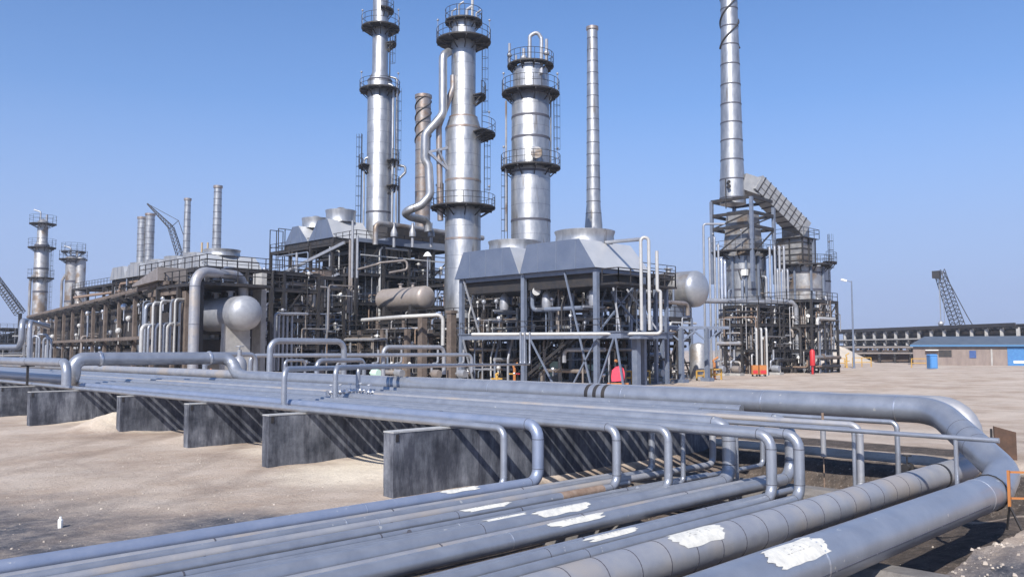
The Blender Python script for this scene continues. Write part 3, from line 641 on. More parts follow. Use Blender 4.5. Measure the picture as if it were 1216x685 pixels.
def rail_line(mb, pts, z, h=1.1, sp=1.5, r=.035):
    for a, b in zip(pts, pts[1:]):
        a = Vector((*a, z)); b = Vector((*b, z)); L = (b-a).length; k = max(1, round(L/sp))
        for i in range(k+1): p = a+(b-a)*i/k; mb.beam(p, p+Vector((0,0,h)), r*2)
        for hh in (h, h*.55): mb.beam(a+Vector((0,0,hh)), b+Vector((0,0,hh)), r*2)
def frame(name, label, cat, x0, x1, y0, y1, nx, ny, zs, seed, npipes=36, colm=STEEL, colw=.35, beamm=STEEL, braces=.35, railz=(), dens=1, decks=(), pm=None, lower=0, vessels=4, rot=0, valves=14, skip=()):
    npipes = min(99, int(npipes*1.6)); rg = random.Random(seed); t = thing(name, label, cat, (x0, y0, 0)); xs = [x0+(x1-x0)*i/nx for i in range(nx+1)]; ys = [y0+(y1-y0)*i/ny for i in range(ny+1)]
    top = zs[-1]
    for x in xs:
        for y in ys:
            if x not in (xs[0], xs[-1]) and y not in (ys[0],): continue
            mb = MB(); mb.beam((x,y,0),(x,y,top),colw); emit('column', mb, colm, t, smooth=False)
    for z in zs:
        mb = MB(); e = .001*zs.index(z)
        for y in ys: mb.beam((x0-.1,y+.002,z-.17+e),(x1+.1,y+.002,z-.17+e),.22,.34)
        for x in xs: mb.beam((x+.002,y0,z-.18),(x+.002,y1,z-.18),.2,.3)
        emit('floor_beams', mb, beamm, t, smooth=False)
        if 1: mb = MB(); mb.box((x0-.15,y0-.15,z),(x1+.1,y1+.1,z+.06)); emit('floor_deck', mb, beamm, t, smooth=False)  # deck on every level, added to shade the storey below
    for z in zs:
        mb = MB(); rail_line(mb, [(x0-.1,y1),(x0-.1,y0-.1),(x1,y0-.1)], z+.05, sp=1.6); emit('handrail', mb, STEEL, t, smooth=False)
    lv = [0]+list(zs)
    for i in range(len(lv)-1):       # made-up boxes that fill and darken the back of each storey
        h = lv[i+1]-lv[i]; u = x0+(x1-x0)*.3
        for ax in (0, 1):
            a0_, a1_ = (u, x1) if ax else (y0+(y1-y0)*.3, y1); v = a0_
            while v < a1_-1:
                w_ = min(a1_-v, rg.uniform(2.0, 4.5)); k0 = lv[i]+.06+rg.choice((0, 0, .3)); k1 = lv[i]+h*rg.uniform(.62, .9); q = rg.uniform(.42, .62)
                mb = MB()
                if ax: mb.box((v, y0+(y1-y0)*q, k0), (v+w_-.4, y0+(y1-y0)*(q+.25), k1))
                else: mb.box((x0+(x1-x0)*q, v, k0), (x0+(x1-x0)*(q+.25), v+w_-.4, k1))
                emit('filler_box', mb, DARKC, t, smooth=False); v += w_
    for i in range(len(lv)-1):
        for (a, b, ax) in [(ys[k], ys[k+1], 'y') for k in range(ny)]+[(xs[k], xs[k+1], 'x') for k in range(nx)]:
            if rg.random() < braces:
                mb = MB(); f = (lambda u, z: (x0, u, z)) if ax == 'y' else (lambda u, z: (u, y0, z)); mid = (a+b)/2
                if rg.random() < .5: mb.beam(f(a, lv[i]+.1), f(b, lv[i+1]-.3), .14)
                else: mb.beam(f(a, lv[i]+.1), f(mid, lv[i+1]-.3), .13); mb.beam(f(b, lv[i]+.1), f(mid, lv[i+1]-.3), .13)
                emit('brace', mb, beamm, t, smooth=False)
    pal = pm or [STEEL, STEEL, STEEL, DARKC, LSTEEL, TAN, GSTEEL, PIPED, WHITEP, ALUD, RUSTP, BROWN]
    for i in range(npipes):
        m = rg.choice(pal); li = rg.randrange(len(lv)-1); zb, zt = lv[li]+.4, lv[li+1]-.5
        z = rg.uniform(zb, zt); r = rg.choice((.06,.08,.1,.12,.17,.24))
        dep = rg.random()**1.5*.75
        if rg.random() < .5 and ny:      # run along y, near the -x face
            x = x0-.45+(x1-x0)*dep; a, b = sorted((rg.uniform(y0, y1), rg.uniform(y0, y1)))
            if b-a < 3: b = min(y1+1, a+rg.uniform(3, 8))
            pts = [(x,a,z),(x,b,z)]; k = rg.random()
            if k < .35: pts = [(x,a,rg.uniform(lv[0]+.2, zt))]+pts
            elif k < .6: pts = [(x,a,max(.1,z-rg.uniform(2,6))),(x,a,z),(x,b,z),(x,b,max(.1,z-rg.uniform(1,5)))]
            elif k < .8: pts = [(x+rg.uniform(1,4),a,z)]+pts
        else:
            y = y0-.45+(y1-y0)*dep; a, b = sorted((rg.uniform(x0, x1), rg.uniform(x0, x1)))
            if b-a < 3: b = min(x1+1, a+rg.uniform(3, 7))
            pts = [(a,y,z),(b,y,z)]; k = rg.random()
            if k < .35: pts = [(a,y,rg.uniform(lv[0]+.2, zt))]+pts
            elif k < .6: pts = [(a,y,max(.1,z-rg.uniform(2,6))),(a,y,z),(b,y,z),(b,y,max(.1,z-rg.uniform(1,5)))]
            elif k < .8: pts = [(a,y+rg.uniform(1,4),z)]+pts
        mb = MB(); mb.sweep(pts, r, 8, r*2.5, seg=3); emit('process_pipe', mb, m, t)
    for i in range(int(npipes*.95)):       # upright lines
        m = rg.choice(pal+[STEEL, GSTEEL]); r = rg.choice((.05,.06,.08,.12))
        if rg.random() < .5: x, y = x0-.3+rg.random()**2*(x1-x0)*.6, rg.uniform(y0, y1)
        else: x, y = rg.uniform(x0, x1), y0-.3+rg.random()**2*(y1-y0)*.6
        a = rg.choice(lv[:-1]); b = min(top, a+rg.uniform(2.5, 7)); mb = MB(); mb.sweep([(x,y,a),(x,y,b),(x+rg.uniform(.4,1.5),y+.1,b)], r, 8, r*2.5, seg=3); emit('upright_pipe', mb, m, t)
    for i in range(vessels):
        z = rg.choice(lv[:-1])+rg.uniform(1.1, 1.8); r = rg.uniform(.45, .8); L = rg.uniform(3, 6)
        y = y0+.8+rg.random()*(y1-y0)*.4; x = x0+1+rg.random()*max(1, (x1-x0)-2)
        mb = MB(); mb.lathe([(.01,0),(r*.7,.1),(r,.4),(r,L),(r*.7,L+.3),(.01,L+.4)], (x,y,z), 16, axis='y', cap=False); mb.box((x-r*.6,y+.8,z-r-.5),(x+r*.6,y+1.1,z-.3)); mb.box((x-r*.6,y+L-1,z-r-.5),(x+r*.6,y+L-.7,z-.3))
        emit('exchanger', mb, rg.choice([ALUD, LSTEEL, TAN, GSTEEL]), t)
    for i in range(valves):
        z = rg.choice(lv[:-1])+rg.uniform(.5, 2.2)
        if rg.random() < .5: x, y = x0-.4+rg.random()*2, rg.uniform(y0, y1)
        else: x, y = rg.uniform(x0, x1), y0-.4+rg.random()*2
        s_ = rg.uniform(.16, .3); mb = MB(); mb.ball((x,y,z), s_, 6); mb.tube((x,y,z-s_*1.2),(x,y,z-s_*3),.05,6); mb.tube((x-s_*1.8,y,z),(x+s_*1.8,y,z),.06,6)
        emit('valve', mb, rg.choice([WHITEP, LSTEEL, BRIGHT, WHITEP, WHITE]), t)
    return t, xs, ys
DARKC = mat('dark_fill', (.022,.021,.024), .75, .1, (.05,.04,.034), .8, .2, 6)  # near-black colour of the added boxes that darken the interiors
def stair(t, p, q, w_=.9, m=STEEL):
    p = Vector(p); q = Vector(q); d = (q-p); hd = Vector((d.x,d.y,0)).normalized(); s_ = Vector((-hd.y,hd.x,0))*w_/2
    mb = MB()
    for sg in (-1, 1): mb.beam(p+s_*sg, q+s_*sg, .06, .28); mb.beam(p+s_*sg+Vector((0,0,1)), q+s_*sg+Vector((0,0,1)), .06)
    n = int(d.z/.22)
    for i in range(1, n): c = p+d*i/n; mb.beam(c-s_, c+s_, .26, .04)
    for i in range(0, n+1, 5):
        c = p+d*i/n
        for sg in (-1, 1): mb.beam(c+s_*sg, c+s_*sg+Vector((0,0,1)), .05)
    emit('stair', mb, m, t, smooth=False)
def fan_bay(t, xa, xb, ya, yb, z0, z1, inset, ringr, m=HOOD, m2=HOODL, ringh=1.0, ins2=None):
    ins2 = inset if ins2 is None else ins2
    mb = MB()
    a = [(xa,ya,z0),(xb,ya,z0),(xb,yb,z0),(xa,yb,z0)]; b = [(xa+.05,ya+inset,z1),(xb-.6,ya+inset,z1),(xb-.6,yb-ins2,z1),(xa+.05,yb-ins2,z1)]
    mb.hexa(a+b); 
    mb.m = [0,1,1,0,0,0]  # lit look painted in: paler sheet on the top and one side only
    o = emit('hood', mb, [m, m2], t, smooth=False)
    mb = MB()
    for k in range(1, 4): y = ya+(yb-ya)*k/4; mb = MB(); mb.beam((xa-.01,y,z0+.05),(xa+.04,min(max(y, ya+inset),yb-ins2),z1-.05),.05); sub('panel_joint', mb, GSTEEL, o, smooth=False)
    cx, cy = (xa+xb)/2, (ya+yb)/2
    mb = MB(); mb.lathe([(ringr*1.06,z1-.1),(ringr*1.02,z1+.15),(ringr,z1+ringh*.7),(ringr*1.05,z1+ringh),(ringr*1.05,z1+ringh+.08),(ringr*.97,z1+ringh+.08),(ringr*.94,z1+.1)], (cx,cy,0), 32, cap=False); r_ = sub('fan_ring', mb, ALU, o)
    mb = MB(); mb.lathe([(ringr*.96,z1+ringh*.6),(ringr*.5,z1+ringh*1.12),(ringr*.2,z1+ringh*1.35),(.02,z1+ringh*1.38)], (cx,cy,0), 24, cap=False); sub('fan_guard', mb, ALUD, o)
    return o
def drum(name, label, x, y, z, r, L, m, group=None, saddle=GREYC, sz=None, n=28, head=.45, hm=None):
    """horizontal drum along y whose front head faces the camera side"""
    t = thing(name, label, 'drum', (x, y, sz if sz is not None else 0), group)
    k = head*r
    mb = MB(); mb.lathe([(r*.999,0),(r,L)], (x,y,z), n, axis='y', cap=False); emit('drum_shell', mb, m, t)
    H = [(max(.001, r*math.sin(a)), -r*head*1.15*math.cos(a)) for a in [math.pi/2*i/8 for i in range(9)]]
    mb = MB(); mb.lathe(H, (x,y,z), n, axis='y', cap=False); emit('front_head', mb, hm or m, t)
    mb = MB(); mb.lathe([(a, L-b) for a, b in H][::-1], (x,y,z), n, axis='y', cap=False); emit('rear_head', mb, m, t)
    base = sz if sz is not None else 0
    for yy in (y+.15*L, y+.8*L):
        mb = MB(); mb.poly([(x-r*.9,yy,base),(x+r*.9,yy,base),(x+r*.78,yy,z-r*.35),(x,yy,z-r*.8),(x-r*.78,yy,z-r*.35)], (0,.5,0)); emit('saddle', mb, saddle, t, smooth=False)
    mb = MB()
    for yy in (y+.3*L, y+.6*L): mb.tube((x,yy,z+r*.95),(x,yy,z+r+.5),.15*r,10); mb.sweep([(x,yy,z+r+.4),(x,yy,z+r+.5)],.25*r,12)
    emit('nozzle', mb, m, t); return t
# ================= the columns and stacks =================
def Zs(pys, Y): return [ZZ(p, Y) for p in pys]
# T1: tall slim column at the left
Y1 = 118; cx, cy = G(447.5, Y1); k = Y1/1000
t = thing('distillation_column', 'tallest slim silver column at the left, stepped narrower near its top', 'column', (cx, cy, 0), 'silver distillation columns')
r1, r0 = 1.72, 1.12
z_c = ZZ(97, Y1); z_t = ZZ(-12, Y1)
prof = [(r1,0),(r1,z_c),(r0,z_c+1.2),(r0,z_t),(r0*.6,z_t+.5),(.01,z_t+.7)]
sh, rad = shell(t, (cx,cy), prof, Zs((253,),Y1)+Zs((97,),Y1), ALU, bw=.12)
shell_l = Zs([250-13*i for i in range(1,12)], Y1)
for z in shell_l: mb = MB(); mb.lathe([(r1,z-.012),(r1+.008,z-.012),(r1+.008,z+.012),(r1,z+.012)], (cx,cy,0), 40, cap=False); sub('seam', mb, SEAM, sh)
platform(t, (cx,cy), r1, 2.9, ZZ(108, Y1), rail=1.3)
platform(t, (cx,cy), r0, 2.75, ZZ(34, Y1), rail=1.6)
platform(t, (cx,cy), r0, 1.9, ZZ(13, Y1), -2.2, 1.4, rail=1.3)
platform(t, (cx,cy), r0, 2.3, ZZ(52, Y1), -1.3, -.2, rail=1.4)
platform(t, (cx,cy), r1, 2.9, ZZ(192, Y1), -1.5, -.2, rail=1.4)
platform(t, (cx,cy), r1, 2.9, ZZ(198, Y1), 1.9, 3.2, rail=1.4)
platform(t, (cx,cy), r1, 2.9, ZZ(222, Y1), -1.5, -.2, rail=1.4)
sx, sy = .7071, -.7071           # to the right in the picture
for off, r, pt, m in ((2.05,.2,104,ALU),(2.6,.15,96,ALU),(-1.95,.14,190,ALU)):
    x, y = cx+sx*off-.6, cy+sy*off-.6; z = ZZ(pt, Y1); mb = MB(); mb.sweep([(x,y,16),(x,y,z),(x-sx*1.0*(1 if off > 0 else -1),y-sy*1.0*(1 if off > 0 else -1),z+.25)], r, 10, .5); emit('side_pipe', mb, m, t)
x, y = cx+sx*2.9, cy+sy*2.9
mb = MB(); mb.sweep([(x,y,16),(x,y,ZZ(212,Y1)),(x+.6,y-.6,ZZ(205,Y1)),(x+.6,y-.6,ZZ(198,Y1)),(x-.4,y+.4,ZZ(196,Y1))], .18, 10, .35); emit('side_pipe', mb, ALU, t)
ladder(t, cx-sx*2.4-.3, cy-sy*2.4-.3, 17, ZZ(160,Y1), -sx, -sy); ladder(t, cx+sx*2.5-.8, cy+sy*2.5-.8, ZZ(222,Y1), ZZ(108,Y1), sx, sy); ladder(t, cx+sx*1.5-.5, cy+sy*1.5-.5, ZZ(95,Y1), ZZ(34,Y1), sx, sy)
for a, z in ((2.4, 34), (-.9, 34), (2.5, 108), (-.7, 108), (-1, 192)): lampost(t, cx+2.6*math.cos(a), cy+2.6*math.sin(a), ZZ(z, Y1), 2.6)
# T2
Y2 = 105; cx, cy = G(549, Y2)
t = thing('distillation_column', 'big silver column in the middle with a thick pipe bending down its left side', 'column', (cx, cy, 0), 'silver distillation columns')
rl, ru = 2.25, 1.55
prof = [(rl*1.02,0),(rl*1.02,ZZ(334,Y2)),(rl,ZZ(330,Y2)),(rl,ZZ(153,Y2)),(ru+.35,ZZ(143,Y2)),(ru,ZZ(137,Y2)),(ru,ZZ(28,Y2)),(ru*.6,ZZ(24,Y2)),(.01,ZZ(22,Y2))]
sh, rad = shell(t, (cx,cy), prof, Zs((285,216,154,141),Y2), ALU, bw=.13, bm=ALUR)
for p_ in (320,305,270,230,200,186,170,128,110,94,78,62): z = ZZ(p_, Y2); mb = MB(); q = rad(z); mb.lathe([(q,z-.012),(q+.008,z-.012),(q+.008,z+.012),(q,z+.012)], (cx,cy,0), 40, cap=False); sub('seam', mb, SEAM, sh)
platform(t, (cx,cy), ru, 3.5, ZZ(50, Y2), rail=1.5, posts=20)
platform(t, (cx,cy), ru*.9, 2.4, ZZ(27, Y2), rail=1.5)
platform(t, (cx,cy), rl, 4.1, ZZ(247, Y2), rail=1.5, posts=22)
platform(t, (cx,cy), ru, 4.1, ZZ(160, Y2), -1.7, .1, rail=1.6)
platform(t, (cx,cy), ru, 2.9, ZZ(115, Y2), -1.4, -.3, rail=1.6)
ladder(t, cx+sx*2.4-.4, cy+sy*2.4-.4, ZZ(155,Y2), ZZ(50,Y2), sx, sy); ladder(t, cx+sx*2.7-.4, cy+sy*2.7-.4, ZZ(247,Y2), ZZ(160,Y2), sx, sy); ladder(t, cx-sx*2.4-.8, cy-sy*2.4-.8, ZZ(246,Y2), ZZ(220,Y2), -sx, -sy)
# overhead pipework at the top
for i, (dx, pt, r) in enumerate(((-.6,6,.13),(.4,12,.2),(1.1,-8,.17),(-1.5,14,.1),(1.6,16,.12))):
    x, y = cx+sx*dx, cy+sy*dx; z = ZZ(pt, Y2); mb = MB(); mb.sweep([(x,y,ZZ(27,Y2)),(x,y,z),(x+sx*.6,y+sy*.6,z+.4)], r, 8, .3); mb.ball((x,y,ZZ(22,Y2)), r*2.1, 6); emit('top_pipe', mb, [ALU, LSTEEL, WHITEP][i % 3], t)
for a, z in ((2.4, 50), (-.8, 50), (2.5, 247), (-.7, 247), (-.9, 160)): lampost(t, cx+3.3*math.cos(a), cy+3.3*math.sin(a), ZZ(z, Y2), 2.8)
def pp(px, py, Y): return P(px, py, Y)
mb = MB(); Yp = 103
mb.sweep([pp(533,62,104), pp(526,66,Yp), pp(526,136,Yp), pp(505,160,Yp), pp(504,190,Yp), pp(509,196,Yp), pp(511,232,Yp), pp(500,244,Yp), pp(479,252,Yp), pp(488,258,Yp+3), pp(507,262,Yp+5), pp(509,275,Yp+5)], .52, 16, 1.1); emit('overhead_pipe', mb, ALU, t)
mb = MB(); mb.sweep([pp(538,90,104), pp(538,105,104), pp(521,150,104), pp(523,262,104)], .38, 12, 1); emit('overhead_pipe', mb, ALUR, t)
mb = MB(); mb.beam(pp(508,181,Yp),pp(535,175,Yp+1),.3); mb.beam(pp(509,181,Yp),pp(534,203,Yp+1),.3); mb.beam(pp(520,178,Yp),pp(533,203,Yp+1),.22); emit('bracket', mb, LSTEEL, t, smooth=False)
# T3
Y3 = 104; cx, cy = G(630.5, Y3)
t = thing('distillation_column', 'stout silver column right of centre with a bent vent pipe on its crown', 'column', (cx, cy, 0), 'silver distillation columns')
rr = 2.45
prof = [(rr,0),(rr,ZZ(207,Y3)),(rr*.985,ZZ(205,Y3)),(rr*.96,ZZ(108,Y3)),(rr*.9,ZZ(106,Y3)),(rr*.9,ZZ(84,Y3)),(rr*.6,ZZ(78,Y3)),(.01,ZZ(76,Y3))]
sh, rad = shell(t, (cx,cy), prof, Zs((263,166,141,114,206),Y3), ALU, bw=.14)
for p_ in (280,245,228,214,180,153,127,98,90): z = ZZ(p_, Y3); mb = MB(); q = rad(z); mb.lathe([(q,z-.012),(q+.008,z-.012),(q+.008,z+.012),(q,z+.012)], (cx,cy,0), 40, cap=False); sub('seam', mb, SEAM, sh)
platform(t, (cx,cy), rr, 3.65, ZZ(112, Y3), rail=1.6, posts=22)
platform(t, (cx,cy), rr*.8, 2.95, ZZ(79, Y3), rail=1.5, posts=20)
platform(t, (cx,cy), rr, 3.75, ZZ(200, Y3), rail=1.6, posts=22)
mb = MB(); a = pp(637,183,Y3-2.4); mb.sweep([a, a+Vector((-.5,-.5,0))], .55, 16); mb.sweep([a+Vector((-.5,-.5,0)), a+Vector((-.62,-.62,0))], .72, 16); emit('manhole', mb, ALUD, t)
mb = MB(); a = pp(629,76,Y3); mb.sweep([a, pp(629,43,Y3), pp(638,38,Y3), pp(643,46,Y3), pp(643,88,Y3-2)], .24, 10, .5); emit('vent_pipe', mb, LSTEEL, t)
for px, pt, r in ((605,52,.16),(622,58,.2),(649,47,.2),(613,66,.13)):
    mb = MB(); mb.tube(pp(px,80,Y3), pp(px,pt,Y3), r, 8); mb.ball(pp(px,(80+pt)/2,Y3), r*2, 6); emit('top_nozzle', mb, LSTEEL, t)
ladder(t, cx-sx*2.9-.5, cy-sy*2.9-.5, 10, ZZ(200,Y3), -sx, -sy); ladder(t, cx+sx*2.9-.5, cy+sy*2.9-.5, ZZ(200,Y3), ZZ(112,Y3), sx, sy)
mb = MB(); mb.tube(pp(601,275,Y3-1), pp(601,120,Y3-1), .12, 8); emit('side_pipe', mb, ALUD, t); mb = MB(); mb.sweep([pp(654,200,Y3), pp(654,112,Y3)], .1, 8); emit('side_pipe', mb, ALUD, t)
for a, z in ((2.4, 112), (-.8, 112), (2.5, 200), (-.7, 200)): lampost(t, cx+3.4*math.cos(a), cy+3.4*math.sin(a), ZZ(z, Y3), 2.6)
# stacks
def stack(px0, px1, pt, pb, Y, r0, r1, label, m=ALU, n=16, helix=None, flare=False, crown=True, group='plain exhaust stacks'):
    x, y = G(px1, Y); t = thing('exhaust_stack', label, 'stack', (x, y, 0), group); zt = ZZ(pt, Y); zb = ZZ(pb, Y)
    prof = [(r1*(1.25 if flare else 1),0),(r1*(1.25 if flare else 1),zb),(r1,zb+.1*(zt-zb)),(r0,zt),(r0*.9,zt),(r0*.85,zt-1)]
    nb = n; sh, rad = shell(t, (x,y), prof, [zb+(zt-zb)*i/nb for i in range(1, nb)], m, 28, bw=.05, bp=.025)
    if crown: mb = MB(); mb.lathe([(r0+.02,zt-.5),(r0+.14,zt-.4),(r0+.14,zt+.05),(r0*.9,zt+.05)], (x,y,0), 28, cap=False); emit('stack_rim', mb, ALUR, t)
    if helix:
        h0, h1, turns = helix; 
        for k in range(3):
            mb = MB(); N = 60; mb.sweep([(x+(rad(h0+(h1-h0)*i/N)+.06)*math.cos(6.283*(turns*i/N+k/3)), y+(rad(h0+(h1-h0)*i/N)+.06)*math.sin(6.283*(turns*i/N+k/3)), h0+(h1-h0)*i/N) for i in range(N+1)], .09, 5); emit('helical_strake', mb, STEEL, t)
    return t, x, y, rad
stack(700, 706, 33, 268, 124, .78, 1.05, 'tall plain slender stack right of the stout silver column', n=17, flare=True)
stack(499.5, 500.5, 114, 262, 122, 1.12, 1.12, 'brownish stack with spiral strakes left of the big middle column', m=ALUR, n=9, helix=(ZZ(170,122), ZZ(114,122), 1.4))
# ---- heater 1 with the great chimney
YH = 126; hx, hy = G(885, YH)
t = thing('fired_heater', 'round silver fired heater carrying the tallest chimney inside an open steel frame', 'heater', (hx, hy, 0))
R_ = 2.9; zb, zt = ZZ(392, YH), ZZ(306, YH)
sh, rad = shell(t, (hx,hy), [(R_*.9,zb-.3),(R_,zb),(R_,zt)], Zs((368,345,322),YH), ALU, bw=.16, name='heater_body')
shell(t, (hx,hy), [(R_*.75,1.6),(R_*.78,zb-.3)], [zb-2], ALUD, name='burner_floor')
for i in range(10):
    a = i*.628; mb = MB(); mb.beam((hx+R_*1.08*math.cos(a),hy+R_*1.08*math.sin(a),0),(hx+R_*1.08*math.cos(a),hy+R_*1.08*math.sin(a),zt),.28); emit('leg', mb, GSTEEL, t, smooth=False)
platform(t, (hx,hy), R_, R_+2.0, ZZ(300,YH), rail=1.4, posts=22)
platform(t, (hx,hy), R_+.3, R_+1.6, ZZ(395,YH), rail=1.3, posts=20)
mb = MB(); mb.hexa([(hx-2.2,hy-2.2,zt),(hx+2.2,hy-2.2,zt),(hx+2.2,hy+2.2,zt),(hx-2.2,hy+2.2,zt),(hx-1.7,hy-1.7,ZZ(252,YH)),(hx+1.7,hy-1.7,ZZ(252,YH)),(hx+1.7,hy+1.7,ZZ(252,YH)),(hx-1.7,hy+1.7,ZZ(252,YH))]); emit('convection_box', mb, ALUD, t, smooth=False)
mb = MB(); z0, z1 = zt, ZZ(240, YH); s_ = 3.3
for ax, ay in ((-1,-1),(1,-1),(1,1),(-1,1)):
    mb = MB(); mb.beam((hx+ax*s_,hy+ay*s_,z0-4),(hx+ax*s_,hy+ay*s_,z1),.45); emit('frame_post', mb, GSTEEL, t, smooth=False)
for z in (z1, z1-2.2, (z0+z1)/2):
    mb = MB()
    for a, b in (((-1,-1),(1,-1)),((1,-1),(1,1)),((1,1),(-1,1)),((-1,1),(-1,-1))): mb.beam((hx+a[0]*s_,hy+a[1]*s_,z),(hx+b[0]*s_,hy+b[1]*s_,z),.3,.45)
    emit('frame_beams', mb, STEEL, t, smooth=False)
for a, b in (((-1,-1),(1,-1)),((-1,1),(-1,-1))):
    mb = MB(); mb.beam((hx+a[0]*s_*1.01,hy+a[1]*s_*1.01,(z0+z1)/2),(hx+b[0]*s_*1.01,hy+b[1]*s_*1.01,z1-2.2),.18); emit('brace', mb, STEEL, t, smooth=False)
    mb = MB(); mb.beam((hx+a[0]*s_*1.01,hy+a[1]*s_*1.01,z0),(hx+b[0]*s_*1.01,hy+b[1]*s_*1.01,(z0+z1)/2),.18); emit('brace', mb, STEEL, t, smooth=False)
for k in range(6):
    a = 2.9+k*.52; z = [ZZ(368,YH), ZZ(322,YH)]; b = a+.5
    for q in (0, 1):
        mb = MB(); c0, c1 = (a, b) if q else (b, a); mb.beam((hx+R_*1.1*math.cos(c0),hy+R_*1.1*math.sin(c0),z[0]),(hx+R_*1.1*math.cos(c1),hy+R_*1.1*math.sin(c1),z[1]),.14)
        if k % 2: emit('brace', mb, STEEL, t, smooth=False)
rg = random.Random(5)
for i in range(16):
    a = rg.uniform(2.4, 6.0); x, y = hx+(R_+.9)*math.cos(a), hy+(R_+.9)*math.sin(a); z0_ = rg.uniform(.5, 8); z1_ = z0_+rg.uniform(3, 9); mb = MB(); mb.sweep([(x,y,z0_),(x,y,z1_),(hx+R_*math.cos(a),hy+R_*math.sin(a),z1_+.1)], rg.choice((.1,.14,.2)), 8, .3); emit('process_pipe', mb, rg.choice([LSTEEL, WHITEP, GSTEEL, TAN]), t)
mb = MB(); q = pp(884.5,323.5,YH-3.2); mb.box((q.x-.35,q.y-.35,q.z-.45),(q.x+.35,q.y+.35,q.z+.45)); emit('inspection_door', mb, WHITE, t, smooth=False)
for a, z in ((2.4, 300), (-.8, 300), (3.6, 300)): lampost(t, hx+4.6*math.cos(a), hy+4.6*math.sin(a), ZZ(z, YH), 2.8)
# chimney (stands on the heater)
x, y = G(873.5, YH); zt_ = ZZ(-25, YH); zb_ = ZZ(243, YH)
t = thing('chimney', 'tallest silver chimney, tapering and banded, on top of the round heater', 'chimney', (hx, hy, zb_))
sh, rad = shell(t, (x,y), [(1.95,ZZ(243,YH)),(1.85,ZZ(215,YH)),(1.7,ZZ(195,YH)),(1.28,ZZ(20,YH)),(1.25,zt_),(1.0,zt_)], Zs([236,214,191,168,147,125,102,78,55,33,12],YH), ALU, bw=.09, bp=.05)
h0, h1 = ZZ(58,YH), zt_
for k in range(2):
    mb = MB(); N = 60; mb.sweep([(x+(rad(h0+(h1-h0)*i/N)+.1)*math.cos(6.283*(1.3*i/N+k/2)+2.2), y+(rad(h0+(h1-h0)*i/N)+.1)*math.sin(6.283*(1.3*i/N+k/2)+2.2), h0+(h1-h0)*i/N) for i in range(N+1)], .13, 5); emit('helical_strake', mb, STEEL, t)
a = pp(865,219,YH-2)
for dz in (-.32, .32): mb = MB(); q = Vector((a.x-.25,a.y-.25,a.z+dz)); mb.tube(q+Vector((.6,.6,0)), q, .17, 10); mb.sweep([q+Vector((.08,.08,0)), q], .26, 10); emit('sampling_nozzle', mb, STEEL, t)
mb = MB(); q = P(862, 240, YH-2); mb.tube((q.x,q.y,q.z-1), (q.x,q.y,ZZ(213,YH-2)), .09, 8); emit('side_pipe', mb, STEEL, t)
DUCT = mat('duct_cladding', (.27,.275,.285), .5, .35, (.36,.36,.36), 1, .15, 3)
# sloping duct from the chimney to the second heater
t = thing('flue_duct', 'square ribbed flue duct sloping from the chimney down to the second heater', 'duct', pp(889,222,YH))
A = pp(880,217,YH); B = pp(898,221,YH); C_ = pp(946,268,YH+3); D = pp(948,284,YH+3)
def boxsweep(pts, w_, h_, mb, m=0):
    pts = [Vector(p) for p in pts]
    for i in range(len(pts)-1): mb.beam(pts[i], pts[i+1], w_, h_, m)
mb = MB(); dr = (C_-B).normalized(); mb.beam(A, B+dr*.6, 2.6, 2.5); mb.beam(B-dr*.6, C_+dr*1.2, 2.58, 2.58); emit('duct_body', mb, DUCT, t, smooth=False)
for i in range(9):
    p = B+(C_-B)*(i/8.0); mb = MB(); mb.beam(p-dr*.07, p+dr*.07, 2.74, 2.74); emit('rib', mb, STEEL, t, smooth=False)
sd_ = dr.cross(Vector((0,0,1))).normalized(); upv = sd_.cross(dr)
for u, v in ((-1.31,-.45),(-1.31,.45),(-.45,1.31),(.45,1.31),(1.31,.45),(1.31,-.45)):
    mb = MB(); mb.beam(B+sd_*u+upv*v, C_+sd_*u+upv*v, .05); emit('stiffener', mb, STEEL, t, smooth=False)
# ---- heater 2
Y4 = 130; gx, gy = G(957, Y4)
t = thing('fired_heater', 'second heater with a square convection box and stepped round body, right of the chimney', 'heater', (gx, gy, 0))
zc = ZZ(318, Y4)
sh, rad = shell(t, (gx,gy), [(2.9,2.0),(2.9,zc)], Zs((398,372,345,325),Y4), ALUD, bw=.15, name='heater_body')
g2 = G(972, Y4+3); sh2, _ = shell(t, g2, [(2.1,1.5),(2.1,ZZ(311,Y4))], Zs((400,377,355,333),Y4), ALU, bw=.12, name='heater_body')
platform(t, g2, 2.1, 3.1, ZZ(310,Y4), -2.2, 1.2, rail=1.5); platform(t, (gx,gy), 2.9, 4.2, zc+.3, rail=1.4, posts=20); platform(t, (gx,gy), 2.9, 4.0, ZZ(395,Y4), rail=1.3, posts=20)
def cube(c, sx_, z0, z1, m, name, t, tp=1):
    mb = MB(); mb.hexa([(c[0]-sx_,c[1]-sx_,z0),(c[0]+sx_,c[1]-sx_,z0),(c[0]+sx_,c[1]+sx_,z0),(c[0]-sx_,c[1]+sx_,z0),(c[0]-sx_*tp,c[1]-sx_*tp,z1),(c[0]+sx_*tp,c[1]-sx_*tp,z1),(c[0]+sx_*tp,c[1]+sx_*tp,z1),(c[0]-sx_*tp,c[1]+sx_*tp,z1)]); return emit(name, mb, m, t, smooth=False)
c5 = G(948, Y4); cube(c5, 2.0, zc, ZZ(284,Y4), ALUD, 'convection_box', t); cube(c5, 1.5, ZZ(284,Y4), ZZ(268,Y4), ALUD, 'duct_base', t, 1)
for z in Zs((284,290,297,304,311),Y4): mb = MB(); mb.box((c5[0]-2.06,c5[1]-2.06,z-.1),(c5[0]+2.06,c5[1]+2.06,z+.1)); emit('box_band', mb, STEEL, t, smooth=False)
